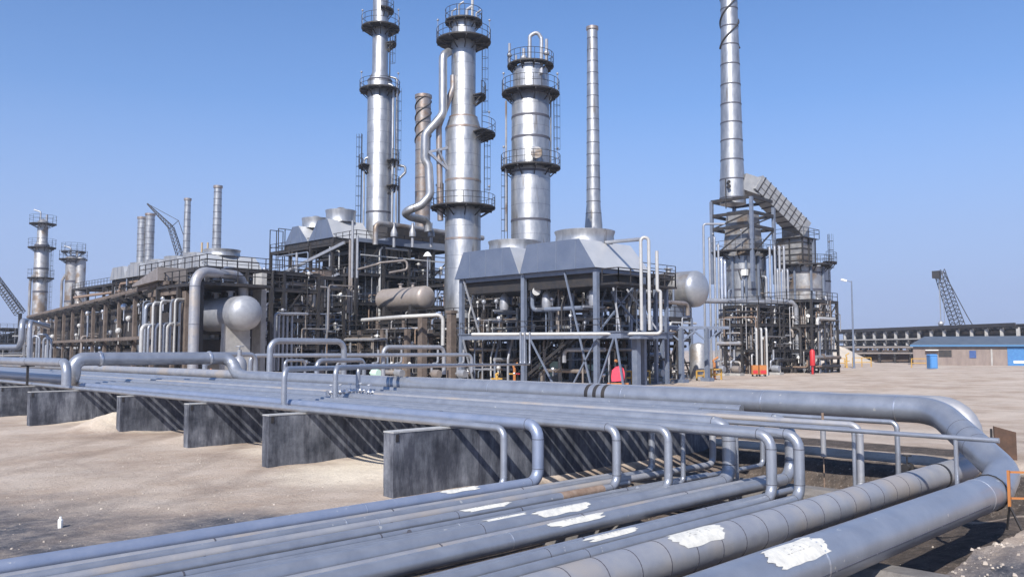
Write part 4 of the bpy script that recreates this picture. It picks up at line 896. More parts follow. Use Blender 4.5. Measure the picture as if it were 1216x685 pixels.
for dx in (-2.1, 0, 2.1): mb = MB(); mb.beam((c5[0]+dx,c5[1]-2.12,zc),(c5[0]+dx,c5[1]-2.12,ZZ(284,Y4)),.2); emit('box_post', mb, STEEL, t, smooth=False); mb = MB(); mb.beam((c5[0]-2.12,c5[1]+dx+.001,zc),(c5[0]-2.12,c5[1]+dx+.001,ZZ(284,Y4)),.2); emit('box_post', mb, STEEL, t, smooth=False)
mb = MB(); q = 2.6; rail_line(mb, [(c5[0]-q,c5[1]+q),(c5[0]-q,c5[1]-q),(c5[0]+q,c5[1]-q),(c5[0]+q,c5[1]+q)], ZZ(284,Y4), 1.4); mb.box((c5[0]-q,c5[1]-q,ZZ(284,Y4)-.1),(c5[0]+q,c5[1]+q,ZZ(284,Y4)-.02)); emit('handrail', mb, STEEL, t, smooth=False)
c6 = G(966, Y4+1); 
for px in (958, 969): x, y = G(px, Y4-1); mb = MB(); mb.beam((x,y,0),(x,y,ZZ(285,Y4)),.3); emit('frame_post', mb, GSTEEL, t, smooth=False)
ladder(t, c6[0]+1, c6[1]-2.4, ZZ(335,Y4), ZZ(278,Y4), sx, sy)
for i in range(8):
    a = i*.785; mb = MB(); mb.beam((gx+3.1*math.cos(a),gy+3.1*math.sin(a),0),(gx+3.1*math.cos(a),gy+3.1*math.sin(a),zc),.26); emit('leg', mb, GSTEEL, t, smooth=False)
for a, z in ((2.6, 318), (-.8, 310), (3.6, 284)): lampost(t, gx+4*math.cos(a), gy+4*math.sin(a), ZZ(z, Y4), 3)
for i in range(14):
    a = rg.uniform(2.4, 6.0); x, y = gx+3.8*math.cos(a), gy+3.8*math.sin(a); z0_ = rg.uniform(.5, 8); z1_ = z0_+rg.uniform(3, 8); mb = MB(); mb.sweep([(x,y,z0_),(x,y,z1_),(gx+2.9*math.cos(a),gy+2.9*math.sin(a),z1_+.1)], rg.choice((.1,.14,.2)), 8, .3); emit('process_pipe', mb, rg.choice([LSTEEL, WHITEP, GSTEEL, TAN]), t)
# banks of upright pipes by the heaters
def bank(pxs, pts_, pb, Y, r, lab, group, m=LSTEEL, turn=1.5):
    for i, px in enumerate(pxs):
        pt_ = pts_[i] if isinstance(pts_, (list, tuple)) else pts_; Yi = Y+.25*i; a = P(px, pb, Yi); a.z = max(0, a.z); z = ZZ(pt_, Yi)
        single('upright_pipe', pipe_mb([(a.x,a.y,0),(a.x,a.y,z),(a.x+turn*.7,a.y-turn*.7 if turn > 2 else a.y+turn*.5,z)], r, r*2.5, 10), [m, SEAM], lab, 'pipe', (a.x,a.y,0), group)
bank((845,851,855.5), (282,281,290), 438, 117, .15, 'tall upright pipe in the bank left of the round heater', 'pipes left of the round heater', LSTEEL)
bank((838,), (266,), 438, 116, .15, 'outermost and tallest pipe left of the round heater, hooked over at its top', 'outer heater pipe', LSTEEL, 3)
bank((859,863), (306,309), 438, 115, .2, 'shorter upright pipe close against the round heater', 'short pipes against the round heater', BRIGHT)
bank((917,923,928.5,934), (293,292,292,292), 438, 119, .16, 'tall upright pipe in the bank between the two heaters', 'pipes between the two heaters', LSTEEL)
bank((938,932,926), (320,320,320), 438, 118, .15, 'shorter upright pipe in the bank between the two heaters', 'shorter pipes between the two heaters', LSTEEL)
bank((899,905,911), (390,390,390), 438, 104, .13, 'knee-bent pale pipe in the row of three before the heaters', 'row of three pale pipes before the heaters', WHITEP)
a = P(836, 365, 112); b = P(945, 359, 116)
single('header_pipe', pipe_mb([(a.x,a.y,b.z),(b.x,b.y,b.z),(b.x,b.y,b.z-2.2),(b.x+.1,b.y-.1,2)], .35, .9, 14), [LSTEEL, SEAM], 'long pale header pipe running level across in front of the round heater', 'pipe', a)
frame('heater_pipe_frame', 'dense low pipe frame at the foot of the round heater', 'pipe frame', *((lambda c: (c[0]-5, c[0]+5, c[1]-5.5, c[1]-.5))(G(880, 117))), 3, 2, (3.2, 6.6, 9), 31, 44, STEEL, .3, braces=.4, vessels=3, valves=22)
frame('heater_pipe_frame', 'dense low pipe frame at the foot of the second heater', 'pipe frame', *((lambda c: (c[0]-3.5, c[0]+4.5, c[1]-5, c[1]+2))(G(938, 120))), 2, 2, (3.2, 6.6, 10), 32, 44, STEEL, .3, braces=.4, vessels=3, valves=22)
# ================= right air-cooler structure =================
X0 = 57.6; YA, YB, YC = 47.1, 56.0, 64.9
t = thing('air_cooler', 'grey air cooler on tall braced legs, two big hoods with round fan rings', 'air cooler', (X0, YA, 0))
zd, zh = 4.68, 10.35
for x in (X0, 64.5):
    for y in (YA, YB, YC): mb = MB(); mb.beam((x,y,0),(x,y,zh),.42); emit('leg', mb, GSTEEL, t, smooth=False)
for x in (62.5, 66.1):
    mb = MB(); mb.beam((x,45.6,0),(x,45.6,9.1),.3); emit('leg', mb, GSTEEL, t, smooth=False)
mb = MB()
for x in (X0+.003, 64.5): mb.beam((x,44.3,zd-.25),(x,YC,zd-.25),.35,.5)
for y in (44.5, YA+.003, YB, YC): mb.beam((X0,y,zd-.24),(65.2,y,zd-.24),.3,.46)
emit('deck_beams', mb, GSTEEL, t, smooth=False)
mb = MB(); mb.box((X0-.3,44.2,zd+.02),(65.3,YC+.3,zd+.1)); emit('deck', mb, GSTEEL, t, smooth=False)
for y in (44.6,): mb = MB(); mb.beam((60.0,y,0),(60.0,y,zd-.4),.55); emit('leg', mb, GSTEEL, t, smooth=False)
mb = MB(); mb.box((58.7,43.2,zd-.55),(61.4,45.6,zd-.35)); rail_line(mb, [(58.8,45.4),(58.8,43.3),(61.3,43.3)], zd-.35, 1.0, 1.2, .025) if False else None
emit('pipe_bracket', mb, GSTEEL, t, smooth=False)
for a, b in (((X0-.25,50.6,zh-.1),(X0-.25,47.6,.1)), ((X0-.25,YC-.5,zh),(X0-.25,YC-3,zd)), ((X0-.25,YC-.5,zd-.5),(X0-.25,YC-2,.1)), ((X0-.25,55,zd-.4),(X0-.25,52,0)), ((X0-.25,YA-.2,zd-.5),(X0-.25,YA+2.6,0)), ((X0-.25,45,zd-.5),(X0-.25,46.8,0)), ((X0-.25,44.8,zd-.5),(X0-.25,44.0,0)), ((X0+.2,YA-.2,zd+.2),(63,YA-.2,zh-1.2)), ((64.2,YA-.2,zd+.2),(59.5,YA-.2,zh-2))):
    mb = MB(); mb.beam(a, b, .14); emit('brace', mb, LSTEEL if a[1] > 58 else GSTEEL, t, smooth=False)
mb = MB()
for x in (X0+.003, 64.5): mb.beam((x,YA,zh-.15),(x,YC,zh-.15),.3,.4)
for y in (YA+.003,YB,YC): mb.beam((X0,y,zh-.16),(64.5,y,zh-.16),.3,.4)
emit('top_beams', mb, GSTEEL, t, smooth=False)
mb = MB(); mb.box((X0+.3,YA+.4,zh-1.5),(64.2,YB-.3,zh-.35)); mb.box((X0+.3,YB+.3,zh-1.5),(64.2,YC-.4,zh-.35)); emit('tube_bundle', mb, STEEL, t, smooth=False)
ZR = 13.1
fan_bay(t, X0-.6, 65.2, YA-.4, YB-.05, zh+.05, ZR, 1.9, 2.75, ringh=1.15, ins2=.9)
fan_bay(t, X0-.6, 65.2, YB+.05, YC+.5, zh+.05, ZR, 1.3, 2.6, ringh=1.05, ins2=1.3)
# motors and fan drives under the bundle
for i in range(6):
    x, y = X0+1.5+(i % 2)*3, YA+1.5+i*2.9; mb = MB(); mb.lathe([(.01,0),(.45,0),(.5,.3),(.45,1.3),(.2,1.6),(.01,1.6)], (x,y,zh-3.2), 12); mb.tube((x,y,zh-1.6),(x,y,zh-.4),.1,8); mb.beam((x-1.5,y,zh-3.3),(x+1.5,y,zh-3.3),.2); emit('fan_motor', mb, LSTEEL, t)
# side platform at hood level
zp = ZZ(336.5, 74.2)
mb = MB(); mb.box((X0,44.6,zp-.18),(66.4,YA-.5,zp)); emit('side_platform', mb, STEEL, t, smooth=False)
mb = MB(); rail_line(mb, [(X0+.1,YA-.6),(X0+.1,44.7),(66.3,44.7),(66.3,YA-.6)], zp, 1.25, 1.9, .045); emit('handrail', mb, STEEL, t, smooth=False)
mb = MB(); rail_line(mb, [(X0-.2,YC),(X0-.2,44.3)], zd+.1, 1.1, 2, .03); emit('handrail', mb, STEEL, t, smooth=False)
for q, r_ in (((X0+.5,44.9,zd),(60,YA,zp-.3)), ((64,44.9,zd),(62,YA,zp-.3))): mb = MB(); mb.beam(q, r_, .16); emit('brace', mb, LSTEEL, t, smooth=False)
stair(t, (X0+.9,57.2,.0), (X0+.9,49.6,zd), 1.0)
rg = random.Random(77)
for i in range(46):
    m = rg.choice([LSTEEL, ALUD, TAN, WHITEP, GSTEEL, BROWN]); x = rg.uniform(X0+.5, 66); y = rg.uniform(46, 66); z = rg.choice((1.2,2.2,3.2,5.4,6.2,7,7.8)); r = rg.choice((.08,.1,.14,.2)); L = rg.uniform(2, 8)
    pts = [(x,y,z),(x,y+L,z)] if rg.random() < .6 else [(x,y,z),(x+L,y,z)]
    if rg.random() < .6: pts.append((pts[-1][0], pts[-1][1], z+rg.choice((-1.2,1.5,2.2))))
    mb = MB(); mb.sweep(pts, r, 8, r*2.5, seg=3); emit('process_pipe', mb, m, t)
for i in range(40):
    x, y = rg.uniform(X0+.6, 64), rg.uniform(46, 66); z = rg.choice((0, zd)); mb = MB(); mb.sweep([(x,y,z),(x,y,z+rg.uniform(2,4.4)),(x+.8,y+.1,z+4.4)], rg.choice((.06,.09,.13)), 8, .25, seg=3); emit('upright_pipe', mb, rg.choice([LSTEEL, GSTEEL, STEEL, WHITEP, TAN]), t)
for i in range(24):
    x, y, z = rg.uniform(X0+.3, 62), rg.uniform(46, 65), rg.choice((.9,1.4,zd+.9,zd+1.6,8)); s_ = rg.uniform(.15, .3); mb = MB(); mb.ball((x,y,z), s_, 6); mb.tube((x,y,z-s_),(x,y,z-s_*3),.05,6); emit('valve', mb, rg.choice([WHITEP, LSTEEL, BRIGHT]), t)
x, y = P(637, 346, 80).xy; mb = MB(); mb.sweep([(x,y,ZZ(346,80)),(x-.15,y-.15,ZZ(346,80))], .4, 16); emit('gauge', mb, WHITEP, t)
# pale pipes standing on the bracket
YV = 72.6
def vp(px, pyt, pyb, lab, extra=None):
    a = P(px, pyb, YV); z = ZZ(pyt, YV); pts = [(a.x,a.y,a.z),(a.x,a.y,z)]
    if extra: pts = extra(a, z)
    single('cooler_riser', pipe_mb(pts, .145, .36, 12), [WHITEP, SEAM], lab, 'pipe', a, 'pale risers beside the air cooler')
a0 = P(762, 392, YV); b0 = P(771.5, 392, YV)
vp(762, 282, 393, 'pair of pale pipes joined by a small arch above the air cooler handrail', lambda a, z: [(a0.x,a0.y,a0.z),(a0.x,a0.y,z),(b0.x,b0.y,z),(b0.x,b0.y,b0.z)])
q0 = P(785, 396, YV); q1 = P(780.5, 345, YV); qe = P(560, 393.5, 73.5)
vp(785, 300, 396, 'pale stepped pipe outermost beside the air cooler, running back along its deck edge', lambda a, z: [(qe.x,qe.y,q0.z-.05),(q0.x,q0.y,q0.z),(q0.x,q0.y,q1.z-.05),(q1.x,q1.y,q1.z),(q1.x,q1.y,ZZ(298,YV))])
for z_, px in ((293.5, 762), (293.5, 771.5)):
    pass
a = P(762, 284, YV); b = P(697, 290, 80); riser([b, (a.x,a.y,a.z)], .17, LSTEEL, 'thin sloping pipe from the fan ring to the small arch', 'sloping_pipe', None or 'sloping pipe by the air cooler')
# ---- dense process frame behind the cooler
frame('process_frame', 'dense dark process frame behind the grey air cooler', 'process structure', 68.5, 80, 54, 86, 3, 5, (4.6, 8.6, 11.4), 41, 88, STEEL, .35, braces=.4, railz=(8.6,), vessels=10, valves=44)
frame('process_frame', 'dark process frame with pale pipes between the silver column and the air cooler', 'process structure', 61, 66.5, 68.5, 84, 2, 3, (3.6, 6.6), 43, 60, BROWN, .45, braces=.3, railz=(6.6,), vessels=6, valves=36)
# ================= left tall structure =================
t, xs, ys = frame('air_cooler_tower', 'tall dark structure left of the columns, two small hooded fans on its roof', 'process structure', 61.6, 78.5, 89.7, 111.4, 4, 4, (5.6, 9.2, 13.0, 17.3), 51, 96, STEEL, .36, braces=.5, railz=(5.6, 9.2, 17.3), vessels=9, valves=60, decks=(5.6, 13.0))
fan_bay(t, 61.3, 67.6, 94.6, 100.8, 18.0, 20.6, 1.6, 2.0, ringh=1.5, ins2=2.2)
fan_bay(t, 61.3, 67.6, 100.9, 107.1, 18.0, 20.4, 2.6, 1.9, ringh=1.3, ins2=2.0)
mb = MB()
for y in (94.6, 100.8, 107.0): mb.beam((61.4,y,17.3),(61.4,y,18),.25)
mb.box((61.5,94.7,17.35),(67.4,107,17.98)); emit('tube_bundle', mb, STEEL, t, smooth=False)
for y in (111.4, 109): mb = MB(); rail_line(mb, [(61.4,y),(63.5,y)], 15, 5.6, 1.0, .05); emit('stair_tower', mb, STEEL, t, smooth=False)
mb = MB(); mb.beam((61.3,110.5,13.4),(61.3,92,17.0),.25,.4); mb.beam((61.2,111.2,10),(61.2,93,13),.2,.3); emit('conveyor_beam', mb, LSTEEL, t, smooth=False)
mb = MB(); mb.box((66.5,89.4,17.4),(78.6,94,17.9)); mb.box((61.4,89.35,16.95),(78.7,89.5,17.45)); emit('roof_edge', mb, GSTEEL, t, smooth=False)
mb = MB(); mb.box((66.8,90.2,17.9),(78.2,93.5,20.0)); emit('bundle_box', mb, STEEL, t, smooth=False)
a = P(444, 287, 107); b = P(446, 264.5, 107.5); c = P(600, 280, 125)
single('roof_header', pipe_mb([(b.x,b.y,ZZ(290,107)),(b.x,b.y,b.z),(b.x+20,b.y+1.2,b.z)], .36, .9, 14), [ALUD, SEAM], 'thick header pipe along the roof of the tall dark structure', 'pipe', b)
for px in (468, 490, 512):
    q = P(px, 272, 109.5); mb = MB(); mb.lathe([(.2,-2.4),(.2,-1.1),(.45,-1.0),(.45,-.5),(.3,0),(.18,.2),(.18,.8)], q, 10); emit('inlet_nozzle', mb, LSTEEL, t)
mb = MB(); mb.beam((62,89.3,15.3),(77,89.3,15.3),.16); emit('pale_rail', mb, WHITEP, t, smooth=False)
# tan drum on it
x, y = P(505, 352, 100).xy
drum('tan_drum', 'tan horizontal drum with a rounded head, hung on the dark structure', x, y, ZZ(353,100), 1.38, 8.0, mat('drum_tan', (.40,.35,.31), .42, .3, (.33,.28,.25), 1.5, .2, 4), sz=ZZ(374,100), saddle=STEEL)
for i, (px, py, lb) in enumerate(((425, 404, 'dark blue pump motor, left one behind the railing of the dark structure'), (455, 404, 'dark blue pump motor, right one behind the railing of the dark structure'))):
    q = P(px, py, 99); t2 = thing('pump_motor', lb, 'pump', q, 'blue pump motors'); mb = MB(); mb.lathe([(.01,0),(.6,0),(.65,.3),(.65,1.6),(.45,1.8),(.01,1.8)], (q.x,q.y,q.z), 14, axis='y'); emit('motor', mb, NAVY, t2)
    mb = MB(); mb.box((q.x-.7,q.y-.1,q.z-.95),(q.x+.7,q.y+2.0,q.z-.6)); emit('base', mb, STEEL, t2, smooth=False)
# front lower gallery with railing
g = P(400, 432, 95); 
frame('pump_gallery', 'low railed gallery with pumps before the tall dark structure', 'process structure', 56.5, 59.6, 72.5, 90, 1, 4, (3.3, 5.4), 53, 52, BROWN, .5, beamm=STEEL, braces=.2, railz=(5.4,), vessels=3, valves=34, decks=(5.4,))
for px, lb in ((364, 'tall brown fireproofed pillar at the left of the dark structure'),):
    q = G(px, 104); mb = MB(); mb.beam((*q,0),(*q,ZZ(323,104)),1.15); mb.box((q[0]-.6,q[1]-4.5,ZZ(333,104)),(q[0]+.55,q[1]+.6,ZZ(324,104))); single('concrete_pillar', mb, BROWN, lb, 'pillar', (*q,0), smooth=False)
for px, pt_, Y, lb in ((501.5, 376, 90, 'short brown concrete pillar left of the thinner brown one'), (536, 372, 88, 'brown concrete pillar just left of the grey cooler legs')):
    q = G(px, Y); mb = MB(); mb.beam((*q,0),(*q,ZZ(pt_,Y)),.72); mb.box((q[0]-.45,q[1]-.45,ZZ(pt_,Y)),(q[0]+.45,q[1]+.45,ZZ(pt_,Y)+.3)); single('concrete_pillar', mb, BROWN, lb, 'pillar', (*q,0), 'brown concrete pillars', smooth=False)
a = P(478, 376, 88); b = P(526, 373.5, 88); riser([P(430,380,92), (a.x,a.y,a.z), (b.x,b.y,b.z), (b.x,b.y,ZZ(410,88))], .2, WHITEP, 'pale pipe with a square corner above the short brown pillars', 'cornered_pipe', 'pale cornered pipes')
a = P(447, 314, 98); riser([P(425,320,100), a, P(452,312,98), P(483,309,99), P(484,320,99), P(462,324,98)], .14, TAN, 'thin tan pipe looping in front of the dark structure above the tan drum', 'cornered_pipe', 'pale cornered pipes')
for px, a_, b_ in ((414,285,415),(418,262,330),(424,280,330),(417,330,372),(352,300,330)):
    q = P(px, b_, 101); single('down_pipe', pipe_mb([(q.x,q.y,q.z),(q.x,q.y,ZZ(a_,101))], .16, 0, 10), [TAN if px in (417,414) else LSTEEL, SEAM], 'thin upright pipe clipped to the corner of the tall dark structure', 'pipe', q, 'thin upright pipes at the corner of the dark structure')
# ================= around the round drum at the left =================
x, y = P(291, 373, 72).xy
drum('round_drum', 'big pale grey drum whose round head bulges out at the left', x, y, ZZ(373,72)+.1, 1.5, 9, LSTEEL, saddle=GREYC, head=.62, hm=mat('drum_paint', (.34,.35,.375), .42, .35, (.40,.41,.43), 3, .15, 3), sz=0)
q0 = G(309, 76); mb = MB(); mb.box((q0[0],q0[1],0),(q0[0]+.5,q0[1]+1.6,ZZ(324,76))); mb2 = mb
single('concrete_pier', mb, GREYC, 'pale concrete pier standing right behind the round drum', 'pillar', (*q0,0), smooth=False)
q0 = G(291, 72); t = thing('shade_deck', 'dark railed deck added above the round drum to shade it', 'platform', (q0[0]-3.4, q0[1]+1.2, 0)); zq = ZZ(336, 72)
mb = MB(); mb.box((q0[0]-3.6,q0[1]+.9,zq-.25),(q0[0]+3,q0[1]+10,zq)); emit('deck', mb, STEEL, t, smooth=False)  # slab added overhead so the drum body falls in shade
for ax, ay in ((-3.5,1),(2.9,1),(-3.5,5.5),(-3.5,9.9),(2.9,9.9)): mb = MB(); mb.beam((q0[0]+ax,q0[1]+ay,0),(q0[0]+ax,q0[1]+ay,zq-.2),.3); emit('post', mb, STEEL, t, smooth=False)
mb = MB(); rail_line(mb, [(q0[0]-3.5,q0[1]+9.9),(q0[0]-3.5,q0[1]+1),(q0[0]+2.9,q0[1]+1)], zq, 1.2, 1.5, .035); emit('handrail', mb, STEEL, t, smooth=False)
for z in (2.2, 4.6): mb = MB(); mb.box((q0[0]-3.3,q0[1]+6.5,z),(q0[0]+2.7,q0[1]+9.5,z+1.9)); emit('filler_box', mb, DARKC, t, smooth=False)
q0 = G(219, 73); mb = MB(); mb.box((q0[0],q0[1],0),(q0[0]+.35,q0[1]+1.3,ZZ(345,73))); mb.box((q0[0]-.1,q0[1]+1.35,ZZ(340,73)-.6),(q0[0]+.5,q0[1]+8,ZZ(340,73)))
single('concrete_pier', mb, BROWN, 'brown concrete pier beside the tall arched pipe', 'pillar', (*q0,0), smooth=False)
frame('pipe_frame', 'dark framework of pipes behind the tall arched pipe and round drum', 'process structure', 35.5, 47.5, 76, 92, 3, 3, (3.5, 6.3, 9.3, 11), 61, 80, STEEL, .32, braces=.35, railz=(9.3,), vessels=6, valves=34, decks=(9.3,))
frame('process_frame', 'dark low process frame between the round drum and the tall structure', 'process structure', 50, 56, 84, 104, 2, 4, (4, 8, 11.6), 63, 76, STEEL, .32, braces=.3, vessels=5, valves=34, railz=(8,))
# long concrete pipe rack running away at the left
def rack(name, label, p0, p1, z_top, bays, width, seed, colm=BROWN, tiers=(), roof=True, cw=.6, npipe=26, beamm=BROWN, sideroof=True, pm=None):
    p0 = Vector((p0[0],p0[1],0)); p1 = Vector((p1[0],p1[1],0)); d = (p1-p0); L = d.length; d.normalize(); s_ = Vector((d.y,-d.x,0))
    if s_.x < 0: s_ = -s_
    t = thing(name, label, 'pipe rack', p0); rg = random.Random(seed)
    for i in range(bays+1):
        p = p0+d*L*i/bays
        for k in (0, 1): q = p+s_*width*k; mb = MB(); mb.beam(q, q+Vector((0,0,z_top-.3)), cw); emit('column', mb, colm if k == 0 else STEEL, t, smooth=False)
        mb = MB()
        for z in list(tiers)+[z_top]: mb.beam(p-s_*.6+Vector((0,0,z-.3)), p+s_*(width+.6)+Vector((0,0,z-.3)), cw*.8, .4)
        emit('cross_beams', mb, STEEL, t, smooth=False)
    for z in list(tiers)+[z_top]:
        mb = MB()
        for k in (0, 1): mb.beam(p0+s_*(width*k-.55)+Vector((0,0,z+.15)), p1+s_*(width*k-.55)+Vector((0,0,z+.15)), .25, .32)
        emit('long_beams', mb, beamm, t, smooth=False)
        for k in range(npipe//(len(tiers)+1)):
            u = rg.uniform(.2, width); r = rg.choice((.1,.15,.2,.28)); a = p0+d*rg.uniform(-1, 2)+s_*u+Vector((0,0,z+r+.02)); b = p1+s_*u+Vector((0,0,z+r+.02)); mb = MB(); mb.tube(a, b, r, 8); emit('rack_pipe', mb, rg.choice(pm or [LSTEEL, ALUD, TAN, GSTEEL, PIPED]), t)
    return t, p0, d, s_, L
t, p0, d, s_, L = rack('concrete_pipe_rack', 'long brown concrete pipe rack running away at the left', (31.8,74.6), (46.6,171), 9.0, 13, 7, 71, tiers=(4.2,), cw=.34)
for i in range(13):
    for z_, h_ in ((.1, 3.2), (4.6, 3.6)): a_ = p0+d*(L*(i+.12)/13)+s_*3.2; mb = MB(); mb.beam(a_+Vector((0,0,z_+h_/2)), a_+d*6.0+Vector((0,0,z_+h_/2)), 2.6, h_); emit('filler_box', mb, DARKC, t, smooth=False)  # dark boxes added to blacken the inside of the rack
rg = random.Random(9)
for i in range(44):
    u = rg.uniform(0, L); w_ = rg.uniform(-.8, 3); p = p0+d*u+s_*w_; z0_ = rg.uniform(0, 5); z1_ = min(8.6, z0_+rg.uniform(2, 5)); r = rg.choice((.08,.12,.16)); mb = MB(); mb.sweep([p+Vector((0,0,z0_)), p+Vector((0,0,z1_)), p+Vector((0,0,z1_))+s_*rg.uniform(.8,3)], r, 6, .3, seg=2); emit('drop_pipe', mb, rg.choice([LSTEEL, STEEL, STEEL, TAN, GSTEEL, ALUD]), t)
for i in range(36):
    u = rg.uniform(0, L); p = p0+d*u-s_*rg.uniform(-1,.7); z = rg.choice((1,5.2,6.5,7.8)); s2 = rg.uniform(.2,.4); mb = MB(); mb.ball(p+Vector((0,0,z)), s2, 6); mb.tube(p+Vector((0,0,z)), p+Vector((0,0,max(0,z-s2*4))), .07, 5); emit('valve', mb, rg.choice([WHITEP, LSTEEL, BRIGHT]), t)
for i in range(13):
    p = p0+d*(L*(i+.5)/13)-s_*.2; mb = MB(); mb.beam(p+Vector((0,0,8.9)), p-s_*1.5+Vector((0,0,8.4)), .3, .3); emit('corbel', mb, STEEL, t, smooth=False)
q = p0+d*1+s_*(-1.2); mb = MB(); mb.hexa([tuple(v) for v in (q+Vector((0,0,9.4)), q+s_*2.6+Vector((0,0,9.4)), q+s_*2.6+d*10+Vector((0,0,9.4)), q+d*10+Vector((0,0,9.4)), q+Vector((0,0,10.6)), q+s_*2.6+Vector((0,0,10.6)), q+s_*2.6+d*10+Vector((0,0,9.6)), q+d*10+Vector((0,0,9.6)))]); emit('cable_duct', mb, TAN, t, smooth=False)
# frame behind the rack
frame('process_frame', 'dark process frame rising behind the far end of the concrete pipe rack', 'process structure', 58, 70, 150, 185, 3, 4, (6, 11, 15.5), 73, 60, STEEL, .45, braces=.3, vessels=6, valves=30, railz=(15.5,))
frame('fan_row_structure', 'long dark frame carrying the far row of fan hoods', 'process structure', 52, 60, 112, 146, 2, 5, (7, 12, 14.6), 75, 60, STEEL, .4, braces=.4, vessels=4, valves=30, railz=(12,), decks=(12,))
FARH = mat('far_hood_sheet', (.27,.28,.30), .5, .35, (.35,.35,.36), .5)
t = thing('air_cooler', 'far row of pale fan hoods on the long frame at the left', 'air cooler', (52, 112, 14.7))
for i in range(5):
    ya = 112.5+i*6.8; fan_bay(t, 51.5, 61, ya, ya+6.7, 14.7, 16.7, 1.0 if i else 1.4, 2.5, m=FARH, ringh=.8, ins2=1.0)
# far left columns
def farcol(px, pys, Y, r, label, plats, r2=None, ztop=None):
    x, y = G(px, Y); t = thing('distillation_column', label, 'column', (x, y, 0), 'far columns at the left'); zt = ZZ(pys[0], Y); zm = ZZ(pys[1], Y)
    r2 = r2 or r*.7
    sh, rad = shell(t, (x,y), [(r,0),(r,zm),(r2,zm+1.2),(r2,zt),(.01,zt+.8)], [zm*.6, zm*.8, zm], ALUD, 24, bw=.25)
    for p_, e in plats: platform(t, (x,y), rad(ZZ(p_,Y)), rad(ZZ(p_,Y))+e, ZZ(p_,Y), rail=2.2, posts=12)
    ladder(t, x+sx*(r+.6), y+sy*(r+.6), 8, zm, sx, sy)
    mb = MB(); mb.sweep([(x-.5,y+.5,zt),(x-.5,y+.5,zt+2.6),(x-1.8,y+1.8,zt+3.2)], .2, 6, .4); mb.tube((x+.7,y-.7,zt),(x+.7,y-.7,zt+1.8),.3,6); emit('top_pipe', mb, LSTEEL, t)
    mb = MB(); mb.sweep([(x-sx*(r+1),y-sy*(r+1),2),(x-sx*(r+1),y-sy*(r+1),ZZ(333,Y)),(x-sx*r,y-sy*r,ZZ(330,Y)+1)], .35, 8, 1); emit('side_pipe', mb, ALUD, t)
farcol(45, (263, 292), 225, 1.8, 'taller of the two far columns at the left edge', ((294,1.6),(266,2.0),(330,1.4)), 1.3)
farcol(83, (306, 311), 225, 1.8, 'shorter of the two far columns, nearer the row of fans', ((308,1.6),(299,1.2)), 1.9); 
x, y = G(92, 225); mb = MB(); mb.lathe([(1.3,0),(1.3,ZZ(309,225)),(1.2,ZZ(306,225)),(.01,ZZ(305,225))], (x,y,0), 20); single('far_vessel', mb, ALUD, 'plain far vessel touching the shorter far column', 'vessel', (x,y,0))
stack(164, 164, 258, 312, 190, .95, .95, 'left one of the far pair of short stacks', n=8, crown=True); stack(173.5, 173.5, 254, 312, 190, 1.0, 1.0, 'right one of the far pair of short stacks', n=8)
stack(218, 218, 236, 320, 175, .62, .75, 'slender far stack in front of the crane boom', n=10); stack(254, 254, 221, 315, 160, .72, .85, 'far stack left of the tall arched pipe, with a flared rim', n=12, crown=True)
stack(40, 40, 395, 400, 300, .5, .5, 'tiny far stack behind the left pipes', n=2) if False else None
for px, lb in ((236.5, 'left thin tan mast beyond the arched pipe'), (243.5, 'right thin tan mast beyond the arched pipe')):
    x, y = G(px, 170); mb = MB(); mb.tube((x,y,0),(x,y,ZZ(288,170)),.22,8); mb.lathe([(.35,0),(.35,.8),(.1,1)], (x,y,ZZ(318,170)), 8); single('tan_mast', mb, mat('mast_tan', (.42,.33,.22), .7), lb, 'mast', (x,y,0))
# ================= cranes =================
def lattice(mb, a, b, w0, w1, n, r=.07, m=0):
    a = Vector(a); b = Vector(b); d = (b-a).normalized(); s1 = d.cross(Vector((0,0,1))).normalized(); s2 = s1.cross(d)
    def c(i): 
        u = i/n; p = a+(b-a)*u; w_ = (w0+(w1-w0)*u)/2; return [p+s1*w_*i_+s2*w_*j_ for i_, j_ in ((-1,-1),(1,-1),(1,1),(-1,1))]
    for i in range(n):
        p, q = c(i), c(i+1)
        for k in range(4): mb.beam(p[k], q[k], r*2); mb.beam(p[k], q[(k+1) % 4], r*1.4); mb.beam(p[k], p[(k+1) % 4], r*1.3)
def crane(px_b, py_b, px_t, py_t, Y, w0, label, hoist=None, jib=None, cab=True, stay=None):
    b = P(px_b, py_b, Y); tt = P(px_t, py_t, Y); t = thing('lattice_crane', label, 'crane', (b.x,b.y,0))
    mb = MB(); lattice(mb, b, tt, w0, w0*.8, 14, .075); emit('boom', mb, STEEL, t, smooth=False)
    mb = MB(); mb.box((b.x-2.5,b.y-2.5,0),(b.x+2.5,b.y+2.5,1.3)); mb.box((b.x-1.8,b.y-1.8,1.3),(b.x+3,b.y+1.8,3.6)); emit('crane_body', mb, YELLOW, t, smooth=False)
    mb = MB(); mb.beam((b.x,b.y,3),(b.x,b.y,b.z),.8); emit('boom_foot', mb, STEEL, t, smooth=False) if b.z > 5 else None
    if hoist: q = P(hoist[0], hoist[1], Y); mb = MB(); mb.beam(tt, (tt.x,tt.y,q.z), .22); mb.beam(tt+Vector((.7,-.7,0)), (tt.x+.7,tt.y-.7,q.z), .12); mb.ball((tt.x,tt.y,q.z), .8, 6); emit('hoist_rope', mb, LSTEEL, t, smooth=False)
    if stay:
        pts = [P(*s, Y) for s in stay]; mb = MB()
        for p, q in zip(pts, pts[1:]): mb.beam(p, q, .16)
        emit('stay_rope', mb, STEEL, t, smooth=False)
    if jib: mb = MB(); lattice(mb, P(jib[0],jib[1],Y), P(jib[2],jib[3],Y), w0*.7, .3, 10, .08); emit('jib', mb, STEEL, t, smooth=False)
    return t
